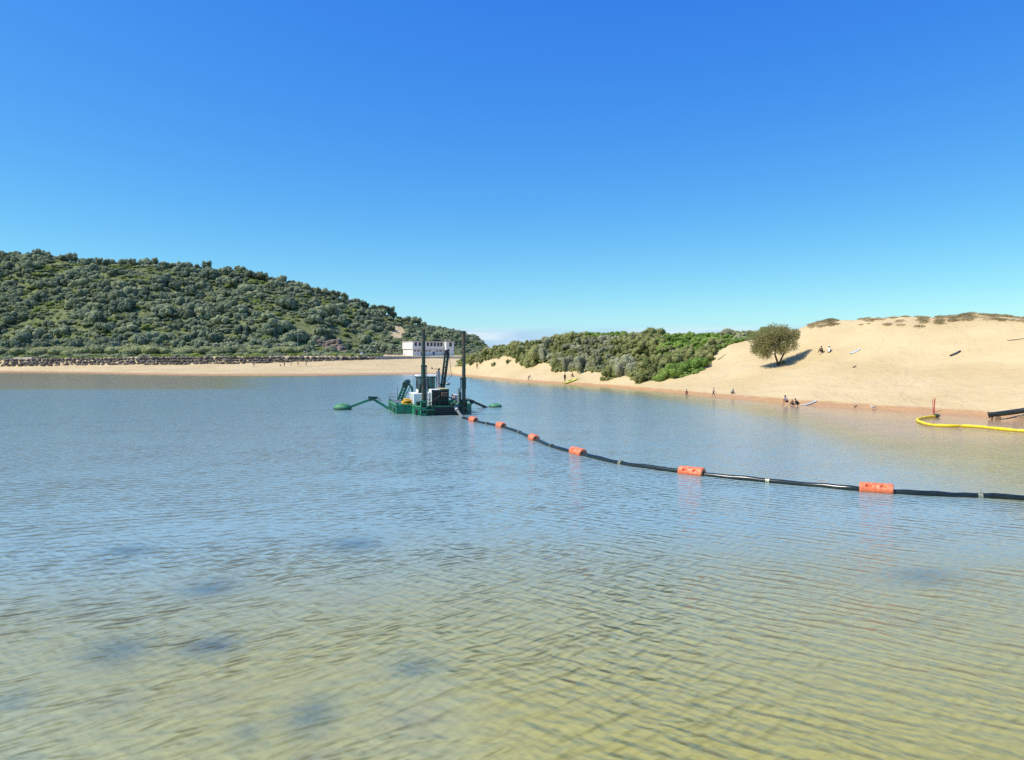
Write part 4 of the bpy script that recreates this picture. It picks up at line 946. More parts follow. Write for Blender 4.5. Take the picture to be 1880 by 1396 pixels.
p = D(842, 713, .3); MB().tube([(p.x, .3, .7), (p.x, .3, p.z)], .10, 10).build('guide_post', GREY, dredge)
# cab
cb0, cb1 = 2.9, 4.6; xl, xr = D(768.5, 700, cb0).x, D(798.6, 700, cb0).x; zt, zm, zf = D(784, 692, cb0).z, D(784, 713, cb0).z, 1.05
cab = MB().box(xl, xr, cb0, cb1, zf, zm).build('cab', DGREEN, dredge, .02)
MB().box(xl - .02, xl - .002, cb0 + .06, cb1 - .06, zf + .05, zm - .12).build('side_panel', WHITE, cab)
MB().box(xl + .62, xr - .08, cb0 - .02, cb0 - .002, zm - .62, zm - .10).build('front_panel', GREEN, cab)
MB().box(xl - .14, xr + .14, cb0 - .16, cb1 + .12, zt, zt + .17).build('roof', WHITE, cab, .06)
MB().box(xl - .06, xr + .06, cb0 - .06, cb1 + .04, zt - .10, zt - .002).build('roof_frame', DGREEN, cab)
for x in (xl + .04, xr - .04, xl + .50, xr - .42):
    for y in (cb0 + .04, cb1 - .04):
        MB().box(x - .045, x + .045, y - .045, y + .045, zm, zt - .1).build('cab_post', GREEN if x > xl + .1 else GREY, cab)
MB().box(xl + .02, xl + .10, cb0 + .75, cb0 + .84, zm, zt - .1).build('cab_post', GREY, cab)
MB().box(xl + .09, xr - .09, cb0 + .03, cb0 + .045, zm + .01, zt - .11).build('cab_window', CABGLASS, cab)
MB().box(xl + .09, xr - .09, cb1 - .045, cb1 - .03, zm + .01, zt - .11).build('cab_window', CABGLASS, cab)
for x in (xl + .035, xr - .035): MB().box(x - .008, x + .008, cb0 + .09, cb1 - .09, zm + .01, zt - .11).build('cab_window', CABGLASS, cab)
m = MB().box(xl + .5, xr - .45, cb0 + .5, cb0 + 1.0, zm - .35, zm + .15).box(xl + .5, xr - .45, cb0 + .42, cb0 + .54, zm + .15, zm + .85); m.build('operator_seat', BLACK, cab, .04)
MB().box(xl + .3, xr - .3, cb1 - .5, cb1 - .12, zm - .1, zm + .35).build('control_desk', BLACK, cab, .02)
MB().box(xl - .18, xl - .004, cb0 + .1, cb0 + .3, zf + .3, zf + .85).build('fire_extinguisher_box', RED, cab, .03)
# tank, engine house, exhaust
MB().box(-2.35, -1.25, 2.5, 5.3, .79, 1.85).build('fuel_tank', WHITE, dredge, .05)
m = MB()
for y in (3.2, 4.0, 4.7): m.box(-2.38, -2.353, y, y + .06, .85, 1.8)
m.build('tank_seam', GREY, dredge)
el, er, eb0, eb1 = D(793, 730, .8).x, D(824, 730, .8).x, .8, 2.75; zt2 = 2.25
eh = MB().box(el, er, eb0 + .25, eb1, .79, zt2).build('engine_house', WHITE, dredge, .05)
MB().box(el + .75, er + .05, eb0, eb1 - .4, zt2 + .003, zt2 + .10).build('roof_cover', paint('tan_cover', (.42, .38, .22), .7), eh, .03)
fr = MB()
for x in (el + .04, el + .62, er - .04): fr.box(x - .05, x + .05, eb0, eb0 + .1, .79, zt2)
fr.box(el - .01, er + .01, eb0, eb0 + .1, zt2 - .15, zt2 - .02).box(el, er, eb0, eb0 + .1, 1.25, 1.33)
fr.build('front_frame', DGREEN, eh)
MB().box(el + .09, er - .09, eb0 + .16, eb0 + .245, .82, zt2 - .16).build('radiator', BLACK, eh)
m = MB()
for z in np.arange(.9, 2.05, .09): m.box(el + .68, er - .1, eb0 + .125, eb0 + .155, z, z + .035)
m.build('grille', BLACK, eh)
MB().box(el + .85, er - .15, eb0 - .18, eb0 + .11, 1.62, 2.0).build('gear_box', paint('brown_box', (.13, .085, .05), .6), eh, .03)
MB().tube([(el + .3, eb0 - .1, .8), (el + .35, eb0 - .15, 1.3), (el + .7, eb0 - .15, 1.75), (el + .9, eb0 - .1, 1.7)], .05, 8).build('cable', BLACK, eh)
for i in (0, 1, 2): MB().box(el - .02, el + .002, 1.25 + i * .5, 1.6 + i * .5, 1.2, 1.9).build('vent', GREY, eh)
p0, p1 = D(804.2, 714, 2.9), D(804.2, 682, 2.9)
ex = MB().tube([(p0.x, 2.9, .9), (p0.x, 2.9, p1.z)], .20, 14).build('exhaust_stack', GREY, dredge)
MB().tube([(p0.x + .06, 2.9, p1.z), (p0.x + .06, 2.9, p1.z + .16), (p0.x + .14, 2.82, p1.z + .24)], .085, 10).build('exhaust_tip', BLACK, ex)
MB().box(-1.15, -.55, 1.4, 2.2, .79, 2.0).build('control_cabinet', WHITE, dredge, .03)
# loose gear, rails and fenders on deck
for x0_, y0_, x1_, y1_ in ((-3.88, 5.2, -3.88, 9.1), (-3.88, 9.1, -2.7, 9.1), (2.86, 2.4, 2.86, 8.4)):
    rl = MB()
    for t in np.linspace(0, 1, 5): rl.tube([(x0_ + (x1_ - x0_) * t, y0_ + (y1_ - y0_) * t, .8), (x0_ + (x1_ - x0_) * t, y0_ + (y1_ - y0_) * t, 1.55)], .018, 6)
    for zz in (1.2, 1.55): rl.tube([(x0_, y0_, zz), (x1_, y1_, zz)], .014, 6)
    rl.build('guard_rail', GREY, dredge)
for x, y, z in ((-3.98, 3.6, .35), (-3.98, 6.6, .35), (-2.35, .8, .3)):
    MB().tube([(x + .02, y + .24 * math.cos(a), z + .24 * math.sin(a)) for a in np.linspace(0, 6.283, 15)], .085, 8).build('tyre_fender', BLACK, dredge)
MB().box(-2.2, -1.8, 1.5, 1.9, .79, 1.15).build('tool_box', DGREEN, dredge, .02); MB().box(1.25, 1.75, 1.1, 1.5, .79, 1.1).build('battery_box', BLACK, dredge, .02)
MB().tube([(-1.6 + .2 * math.cos(a), .7 + .2 * math.sin(a), .83 + .012 * a) for a in np.linspace(0, 18.8, 50)], .022, 5).build('rope_coil', TARP, dredge)
for k_ in range(4): MB().tube([(el + .2 + .25 * k_, eb0 + .2, 1.9), (el + .1 + .1 * k_, eb0 - .25, 1.25 + .1 * k_), (-1.4 + .1 * k_, .25, 1.0), (-1.72, -.2, 1.3 + .5 * k_)], .022, 5).build('hydraulic_hose', BLACK, dredge)
for k_ in range(3): MB().tube([(er - .1, eb0 + .3 + .2 * k_, 1.7), (er + .5, eb0 + .1, 1.15 + .1 * k_), (1.7, .15, 1.1 + .3 * k_)], .022, 5).build('hydraulic_hose', BLACK, dredge)
# gantry over the bow
g = MB().bar(D(809.5, 716, 5), D(817.6, 648, 5), .17, .2).bar(D(814, 716, 5), D(823.2, 648, 5), .22, .2).build('gantry', DGREEN, dredge)
m = MB()
for t in np.linspace(.12, .88, 6):
    m.bar(D(809.5 + 8.1 * t, 716 - 68 * t, 5), D(814 + 9.2 * t, 716 - 68 * t - 4, 5), .06, .06)
m.build('gantry_brace', DGREEN, g)
MB().bar(D(816.5, 645.5, 5), D(825, 643, 5), .2, .2).bar(D(818, 650, 5), D(824, 648, 5), .3, .3).build('gantry_head', BLACK, g, .02)
MB().tube([D(824, 646, 5), D(829, 690, 8.0), (0.4, 8.9, .9)], .022, 6).build('stay_wire', BLACK, g)
MB().tube([D(811, 700, 4.6), D(805, 716, 3.6), D(803, 728, 3.2)], .04, 6).build('hydraulic_hose', BLACK, g)
la = MB().bar(D(815, 706, 4.4), D(819, 703, 4.2), .05, .05).build('lamp_bracket', BLACK, dredge)
MB().ellipsoid(D(822.5, 705, 4.1), (.24, .16, .14), 12, 6).build('work_lamp', GREY, la)
# bow ladder frame (lattice)
ld = MB()
for off in (0, .7):
    o_ = Vector((0, off, 0)); ld.bar(D(731.8, 735, 8.2) + o_, D(745.5, 699, 8.2) + o_, .10, .12).bar(D(738, 735, 8.2) + o_, D(750, 703, 8.2) + o_, .10, .12).bar(D(745, 699, 8.2) + o_, D(757, 712, 8.2) + o_, .12, .12).bar(D(757, 711, 8.2) + o_, D(760, 738, 8.2) + o_, .1, .1)
lad = ld.build('ladder_frame', GREEN, dredge)
for t in np.linspace(.08, .95, 7):
    a_, b_ = D(731.8 + 13.7 * t, 735 - 36 * t, 8.2), D(738 + 12 * t, 735 - 32 * t, 8.2)
    MB().bar(a_, b_ + Vector((0, .7, .05)), .07, .07).build('rung', DGREEN, lad)
MB().bar(D(741, 733, 7.8), D(754, 709, 7.8), .09, .09).build('brace', FGREEN, lad)
MB().tube([D(743, 706, 8.0) + Vector((0, -.2, 0)), D(751, 702, 8.0) + Vector((0, .9, 0))], .28, 10).build('winch_drum', DGREEN, lad)
p = D(729.5, 737, 8.4); MB().tube([(p.x, 8.4, .8), (p.x, 8.4, D(729.5, 711, 8.4).z)], .04, 6).build('deck_pole', GREY, dredge)
# yellow hose heap on the left deck
hp = empty('x', (0, 0, 0)); bpy.data.objects.remove(hp)
c = D(746.5, 743, 3.4); m = MB(); rr = np.random.default_rng(3)
for i in range(7):
    R_, tl_ = .42 - .03 * i + rr.uniform(-.05, .05), rr.uniform(-.35, .35, 2); pts = []
    for k_ in range(19):
        a = k_ / 18 * 6.283 + i; pts.append((c.x + math.cos(a) * R_ * 1.15 + rr.normal() * .02, 3.4 + math.sin(a) * R_, .90 + .065 * i + (math.cos(a) * tl_[0] + math.sin(a) * tl_[1]) * R_))
    m.tube(pts, .062, 7)
o = m.build('coiled_hose', TARP); o.location = (DX, DY, 0); o.rotation_euler = (0, 0, DA); tag(o, 'heap of orange-yellow hose coiled on the left deck of the dredge', 'hose')
# right deck: white box, red hose loops, pump and valve
p = D(838.5, 740, 2.0); MB().box(p.x - .22, p.x + .26, 1.9, 2.6, .79, 1.72).build('valve_cabinet', WHITE, dredge, .03)
for px_, r_ in ((830.5, .36), (833.5, .30)):
    p = D(px_, 729, 1.7); pts = [(p.x + .10 * math.cos(a), 1.7 + .06 * math.sin(2 * a), 1.34 + r_ * math.sin(a) * 1.2) for a in np.linspace(0, 6.283, 17)]
    MB().tube(pts, .035, 6).build('red_hose', RED, dredge)
p = D(835, 742, .7); pump = MB().tube([(p.x - .45, .9, 1.0), (p.x + .05, .9, 1.0)], .28, 14).tube([(p.x - .1, .9, 1.0), (p.x + .12, .5, 1.0), (p.x + .2, .1, .9)], .15, 12).build('pump', FGREEN, dredge)
MB().tube([(p.x + .35, .7, .8), (p.x + .35, .7, 1.25)], .04, 6).tube([(p.x + .35 + .16 * math.cos(a), .7 + .16 * math.sin(a), 1.25) for a in np.linspace(0, 6.283, 13)], .025, 6).build('valve_wheel', GREY, dredge)
MB().tube([(p.x - .4, .5, .9), (p.x + .1, .3, 1.15), (p.x + .6, .6, 1.0), (p.x + .9, 1.1, .85)], .05, 7).build('deck_hose', BLACK, dredge)
q1, q2 = D(838.5, 752, -.4), D(846, 763, -.9)
MB().tube([(p.x + .2, .1, .9), D(836.5, 748, -.2), q1, q2, D(852, 767.5, -1.1)], .14, 12).build('discharge_hose', PIPEG, dredge)
for t in (0, 1):
    v = q1 if t == 0 else D(836.5, 748, -.2); MB().tube([v + Vector((-.03, .05, .04)), v + Vector((.04, -.06, -.05))], .2, 12).build('flange', GREY, dredge)
# stabiliser arms with green floats
aL = MB().bar(D(715, 751, 8.6), D(682, 731, 8.9), .26, .24).bar(D(686, 731.5, 8.9), D(641, 748, 9.2), .24, .24).build('stabiliser_arm', GREEN, dredge, .01)
MB().bar(D(676, 729.8, 8.8), D(692.5, 730.6, 8.8), .3, .2).tube([D(681, 733, 8.6), D(681, 733, 9.2)], .2, 10).build('hinge', DGREEN, aL)
MB().tube([D(701, 741, 8.7) + Vector((0, 0, .25)), D(690, 733, 8.9) + Vector((0, 0, .25))], .06, 8).build('arm_ram', GREY, aL)
c = D(629, 749.2, 9.3); fl = MB().ellipsoid((c.x, 9.3, .16), (.87, .8, .50), 22, 10, -.8).build('arm_float', FGREEN, dredge)
MB().tube([(c.x + .88 * math.cos(a), 9.3 + .81 * math.sin(a), .14) for a in np.linspace(0, 6.283, 25)], .04, 6).build('rim', DGREEN, fl)
aR = MB().bar(D(855, 733.5, 6.8), D(869, 737.5, 7.0), .5, .24).bar(D(864, 736, 7.0), D(894, 749, 8.8), .26, .2).build('stabiliser_arm', DGREEN, dredge, .01)
MB().tube([D(866, 739, 6.7), D(866, 739, 7.3)], .2, 10).build('hinge', BLACK, aR)
c = D(909, 747, 9.0); fl = MB().ellipsoid((c.x, 9.0, .08), (.68, .7, .30), 22, 8, -.8).build('arm_float', FGREEN, dredge)
MB().tube([(c.x + .69 * math.cos(a), 9.0 + .71 * math.sin(a), .07) for a in np.linspace(0, 6.283, 25)], .03, 6).build('rim', DGREEN, fl)

# ------------------------------------------------------------------ floating pipeline with orange floats
ctrl = [(850, 767.5), (869, 772.5), (895, 778), (919, 783), (954, 794), (980, 806), (1013, 819.5), (1061, 832), (1100, 842), (1140, 850.5), (1200, 859.5), (1270, 868.5), (1340, 876.5), (1410, 883.5), (1500, 891), (1560, 897.5), (1609, 901), (1680, 906), (1740, 908.5), (1799, 910.5), (1880, 915.5), (1980, 922), (2150, 931)]
wpts = [onwater(x, y, 0.06) for x, y in ctrl]
def catmull(pts, n):
    out = []
    for i in range(len(pts) - 1):
        p0, p1, p2, p3 = pts[max(i - 1, 0)], pts[i], pts[i + 1], pts[min(i + 2, len(pts) - 1)]
        for t in np.linspace(0, 1, n, endpoint=False):
            out.append(0.5 * ((2 * p1) + (p2 - p0) * t + (2 * p0 - 5 * p1 + 4 * p2 - p3) * t * t + (3 * p1 - p0 - 3 * p2 + p3) * t ** 3))
    return out + [pts[-1]]
path = catmull(wpts, 8)
for i, v in enumerate(path): v.z = 0.055 + 0.018 * math.sin(i * .33) + .01 * math.sin(i * .9)
pl = empty('floating_pipeline', path[0]); tag(pl, 'long black floating pipeline with orange floats curving from dredge to right edge', 'pipeline'); PO = path[0].copy()
joints = [895, 954, 1013, 1140, 1410, 1799]
def path_at(px):
    for i in range(len(path) - 1):
        a, b = px_of(path[i].x, path[i].y), px_of(path[i + 1].x, path[i + 1].y)
        if a <= px <= b:
            t = (px - a) / (b - a); return path[i].lerp(path[i + 1], t), (path[i + 1] - path[i]).normalized()
    return path[-1], (path[-1] - path[-2]).normalized()
edges_ = [845] + joints + [2200]
for e0, e1 in zip(edges_[:-1], edges_[1:]):
    seg = [v - PO for v in path if e0 - 1 <= px_of(v.x, v.y) <= e1 + 1]
    if e0 > 850: seg = [path_at(e0)[0] - PO] + [s for s in seg if (s + PO - path_at(e0)[0]).length > .05 and px_of(s.x + PO.x, s.y + PO.y) > e0]
    if e1 < 2100: seg = [s for s in seg if px_of(s.x + PO.x, s.y + PO.y) < e1 - .3] + [path_at(e1)[0] - PO]
    MB().tube(seg, 0.115, 16).build('pipe_section', PIPE, pl)
for j in joints:
    p, d = path_at(j); p = p - PO
    MB().tube([p - d * .075, p - d * .035], .155, 16).tube([p + d * .035, p + d * .075], .155, 16).tube([p - d * .06, p + d * .06], .13, 12).build('coupling', BAND, pl)
    if j in (1140, 1799): MB().tube([p + Vector((0, 0, .1)) + d * .05, p + Vector((.02, -.03, .27)), p + Vector((0, 0, .1)) - d * .05], .012, 5).build('wire_tie', BAND, pl)
def float_mesh():
    nu, nl = 64, 56; Lf, Rf = 1.22, 0.27; pts = np.zeros((nl, nu, 3))
    for i in range(nl):
        t = i / (nl - 1); x = (t - .5) * Lf; e = min(t, 1 - t) / .06; r = Rf * (0.80 + 0.20 * math.sqrt(max(0, 1 - (1 - min(e, 1)) ** 2)))
        for j in range(nu):
            a = j / nu * 2 * math.pi; rr = r
            rr -= 0.008 * (abs(x) < .012) 
            for cx_ in (-.26, .26):
                for ca in (math.radians(150), math.radians(30)):
                    da = (a - ca) * Rf; up_ = da if ca < 1.57 else -da
                    q = math.hypot((x - cx_) / .125, up_ / .125)
                    if q < 1 and up_ > -.035: rr -= .13 * min(1, (1 - q) * 6)
            pts[i, j] = (x, math.cos(a) * rr, math.sin(a) * rr)
    m = MB(); m.add(pts.reshape(-1, 3).tolist(), [(i * nu + j, i * nu + (j + 1) % nu, (i + 1) * nu + (j + 1) % nu, (i + 1) * nu + j) for i in range(nl - 1) for j in range(nu)], True)
    for i, flip in ((0, True), (nl - 1, False)):
        ring = pts[i]; inner = ring * np.array([1, .5, .5]); n0 = 0
        vs = ring.tolist() + inner.tolist(); fs = [(j, (j + 1) % nu, nu + (j + 1) % nu, nu + j) for j in range(nu)]
        m.add(vs, [f[::-1] if not flip else f for f in fs])
    return m.mesh('pipe_float', ORANGE)
FM = float_mesh()
for j in (869, 919.5, 980, 1061, 1270, 1609):
    p, d = path_at(j); o = link_mesh('pipe_float', FM, pl, p - PO + Vector((0, 0, .05))); o.rotation_euler = (random.uniform(-.16, .16), random.uniform(-.02, .02), math.atan2(d.y, d.x)); o.scale = (random.uniform(.92, .98), random.uniform(.92, 1), random.uniform(.92, 1))

# ------------------------------------------------------------------ yellow boom, stakes and black pipe at the right shore
bp_ = [onwater(1717, 764.5, .1), onwater(1703, 766, .1), onwater(1690, 768.5, .1), onwater(1684, 771.5, .1), onwater(1690, 775, .1), onwater(1708, 780, .1), onwater(1740, 782, .1), onwater(1770, 782.3, .1), onwater(1800, 784, .1), onwater(1830, 787, .1), onwater(1860, 790, .1), onwater(1890, 792, .1), onwater(1960, 797, .1)]
bpth = catmull(bp_, 8); bm0 = bpth[0].copy(); boom = empty('floating_boom', bm0); tag(boom, 'bright yellow floating boom bent in a hook at the right shore', 'boom')
nseg = 7
for s in range(nseg):
    i0, i1 = s * (len(bpth) - 1) // nseg, (s + 1) * (len(bpth) - 1) // nseg; sg = bpth[i0:i1 + 1]; n = len(sg)
    MB().tube([v - bm0 for v in sg], [.12 * (1 - .38 * abs(2 * k_ / (n - 1) - 1) ** 6) + random.uniform(-.006, .006) for k_ in range(n)], 12).build('boom_section', YELLOW, boom)
MB().tube([Vector((-.05, .02, .02)), Vector((.22, -.05, .05))], .17, 12).tube([Vector((.22, -.05, .05)), Vector((.34, -.07, .05))], .11, 10).build('end_coupling', DGREEN, boom)
sp = onwater(1714, 763); sp.z = Hg(1714, sp.y); st = empty('marker_stakes', sp); tag(st, 'pair of thin red marker stakes stuck at the water edge by the yellow boom', 'stakes')
def sloc(px, py): return scr(px, py, sp.y) - sp
MB().tube([sloc(1714.2, 766), sloc(1716.3, 731.5)], .045, 8).build('stake', RED, st)
MB().tube([sloc(1713.6, 766), sloc(1712.2, 733.5)], .035, 8).build('stake', paint('faded_red', (.42, .19, .16), .6), st)
MB().tube([sloc(1713, 757.5), sloc(1721, 756), sloc(1728, 753.8)], .03, 6).build('cross_stick', TIMBER, st)
p0 = at(1816, 770); p1 = P(1890, p0.y - 1.2); p2 = P(2060, p0.y - 5)
bp2 = [p0 + Vector((0, 0, .30)), (p0 + p1) / 2 + Vector((0, 0, .34)), p1 + Vector((0, 0, .36)), p2 + Vector((0, 0, .36))]
for v in bp2: v.z = max(v.z, .36)
pb = empty('shore_pipe', bp2[0]); tag(pb, 'thick black pipe end lying on the sand at the right edge', 'pipe')
MB().tube([v - bp2[0] for v in bp2], [.205, .215, .23, .24], 18).build('pipe_section', PIPE, pb)
dd = (bp2[1] - bp2[0]).normalized(); MB().tube([dd * -.06, dd * .03], .27, 18).tube([dd * .2, dd * .26], .235, 18).build('flange', BLACK, pb)
m = MB()
for v in (bp2[0] + dd * .5, bp2[2]): m.box(v.x - .25, v.x + .25, v.y - .25, v.y + .25, -.15, v.z - .19)
o = m.build('timber_blocks', TIMBER); o.location = (0, 0, 0); tag(o, 'timber blocks carrying the black pipe on the right shore', 'blocks')
c0 = onwater(1887, 784, .1); m = MB()
for i in range(5):
    r_ = .42 + .13 * i; m.tube([(math.cos(a) * r_, .25 * math.sin(a) * r_ + .05 * i, .10 + math.sin(a) * r_ * .72) for a in np.linspace(-.2, 3.4, 20)], .038, 7)
hc = m.build('hose_coil', [TIMBER], None, 0, c0); tag(hc, 'brown hose rings standing in shallow water at the right edge under the black pipe', 'hose')

# ------------------------------------------------------------------ boards, kayak and small things on the sand
def slope_frame(p, dirv):
    e = .4; n = Vector((HXY(p.x - e, p.y) - HXY(p.x + e, p.y), HXY(p.x, p.y - e) - HXY(p.x, p.y + e), 2 * e)).normalized()
    d = (dirv - n * dirv.dot(n)).normalized(); return Matrix((d, n.cross(d), n)).transposed().to_4x4()
def board(px, py, L, W, ang, mat, mat2, name, label, cat, lift=.05):
    p = at(px, py); vs = []; n = 20
    m = MB(); top = []; 
    for i in range(n + 1):
        t = i / n; x = (t - .5) * L; w = W / 2 * (math.sin(math.pi * min(t * .94 + .06, 1)) ** .55 if t < 1 else 0.02); rk_ = .10 * (abs(t - .5) * 2) ** 3
        top.append((x, w, rk_))
    vs = []
    for x, w, z in top: vs += [(x, -w, z), (x, 0, z + .035), (x, w, z), (x, 0, z - .035)]
    fs = [(4 * i + k_, 4 * i + (k_ + 1) % 4, 4 * i + 4 + (k_ + 1) % 4, 4 * i + 4 + k_) for i in range(n) for k_ in range(4)] + [(3, 2, 1, 0), (4 * n, 4 * n + 1, 4 * n + 2, 4 * n + 3)]
    o = empty(name, (0, 0, 0)); o.matrix_world = Matrix.Translation(p + Vector((0, 0, lift))) @ slope_frame(p, Vector((math.cos(ang), math.sin(ang), 0)))
    tag(o, label, cat); m.add(vs, fs, True); m.build('deck', mat, o)
    MB().box(-L * .42, L * .30, -.035, .035, .037, .044).build('stripe', mat2, o)
    MB().prism([(-L * .46, -.01), (-L * .40, -.01), (-L * .40, .01), (-L * .46, .01)], -.16, -.03).build('fin', BLACK, o)
    return o
LILAC = paint('lilac', (.48, .36, .62), .4); AQUA = paint('aqua_board', (.62, .72, .74), .35, .1)
board(1570, 646.5, 1.45, .55, -.05, AQUA, LILAC, 'surfboard', 'pale aqua and lilac board lying alone on the dune slope', 'surfboard')
board(1754, 650.5, 1.4, .45, .1, BLACK, GREY, 'bodyboard', 'dark board lying alone on the dune slope near the right edge', 'board')
board(1485, 743, 2.1, .6, .25, WHITE, GREY, 'surfboard', 'white board lying on wet sand beside the crouching trio', 'surfboard', .10)
k0, k1 = at(1033, 705.5), at(1064, 698); ky = empty('kayak', (0, 0, 0)); dv = k1 - k0; Lk = max(3.0, dv.length * .75)
ky.matrix_world = Matrix.Translation((k0 + k1) / 2 + Vector((0, 0, .12))) @ slope_frame((k0 + k1) / 2, Vector((1, .25, 0)).normalized()); tag(ky, 'yellow-green kayak with dark blue underside drawn up at the water edge', 'kayak')
Lk = 3.3
def hullk(half, mat, name):
    vs = []; n = 18; kk = 9
    for i in range(n + 1):
        t = i / n; w = .40 * max(.03, math.sin(math.pi * t)) ** .7; rise = .22 * (abs(t - .5) * 2) ** 3
        for j in range(kk):
            a = math.pi * j / (kk - 1); vs.append(((t - .5) * Lk, -math.cos(a) * w, .06 + rise + (1 if half else -1) * math.sin(a) * (.15 if half else .20) * (.35 + .65 * math.sin(math.pi * t))))
    fs = [(i * kk + j, i * kk + j + 1, (i + 1) * kk + j + 1, (i + 1) * kk + j) for i in range(n) for j in range(kk - 1)]
    return MB().add(vs, fs, True).build(name, mat, ky)
hullk(True, paint('kayak_yellow', (.62, .66, .05), .35), 'deck'); hullk(False, paint('kayak_blue', (.02, .06, .14), .4), 'hull')
MB().tube([(.42 * math.cos(a) - .1, .23 * math.sin(a), .21) for a in np.linspace(0, 6.283, 17)], .03, 6).build('cockpit_rim', BLACK, ky)
MB().box(-.45, -.05, -.17, .17, .16, .20).build('seat', BLACK, ky)
def stick(px, py, L, ang, r, label):
    p = at(px, py); d = Vector((math.cos(ang), math.sin(ang), 0)); a = p - d * L / 2; b = p + d * L / 2
    pts = [Vector((v.x, v.y, HXY(v.x, v.y) + r * .8 + .03 * k_)) for k_, v in enumerate((a, a.lerp(b, .35), a.lerp(b, .7), b))]
    tag(MB().tube([v - p for v in pts], [r, r * .9, r * .75, r * .5], 7).build('driftwood', BARK, None, 0, p), label, 'driftwood')
stick(1866, 625, 1.9, -1.15, .035, 'long thin piece of driftwood high on the dune at the right edge')
stick(1325, 657, 1.6, .4, .05, 'bent dry branch on bare sand beside the green scrub tip')
stick(1569, 675, .4, .2, .08, 'small brown lump of driftwood in the middle of the dune slope')
stick(1571, 748, .35, .2, .06, 'small dark stick at the waterline right of the white board')
stick(780, 689, 3.5, .05, .09, 'dark line of driftwood washed up on the far beach behind the dredge cab')
def gull(px, py, label, yaw):
    p = at(px, py); g_ = empty('gull', p, yaw); tag(g_, label, 'bird')
    m = MB().ellipsoid((0, 0, .24), (.20, .09, .09), 12, 8); m.tube([(.13, 0, .27), (.19, 0, .35), (.21, 0, .37)], [.055, .045, .05], 8).ellipsoid((.22, 0, .39), (.06, .05, .05), 10, 6); m.build('body', WHITE, g_)
    for s in (-1, 1):
        MB().ellipsoid((-.06, s * .08, .26), (.19, .025, .07), 10, 6).build('wing', GREY, g_); MB().tube([(0, s * .03, .17), (.0, s * .03, .0)], .009, 5).build('leg', ORANGE, g_)
    MB().tube([(.27, 0, .39), (.34, 0, .375)], [.015, .004], 6).build('beak', ORANGE, g_)
gull(1603, 752.5, 'white gull standing at the waterline between white board and stakes', 2.6)

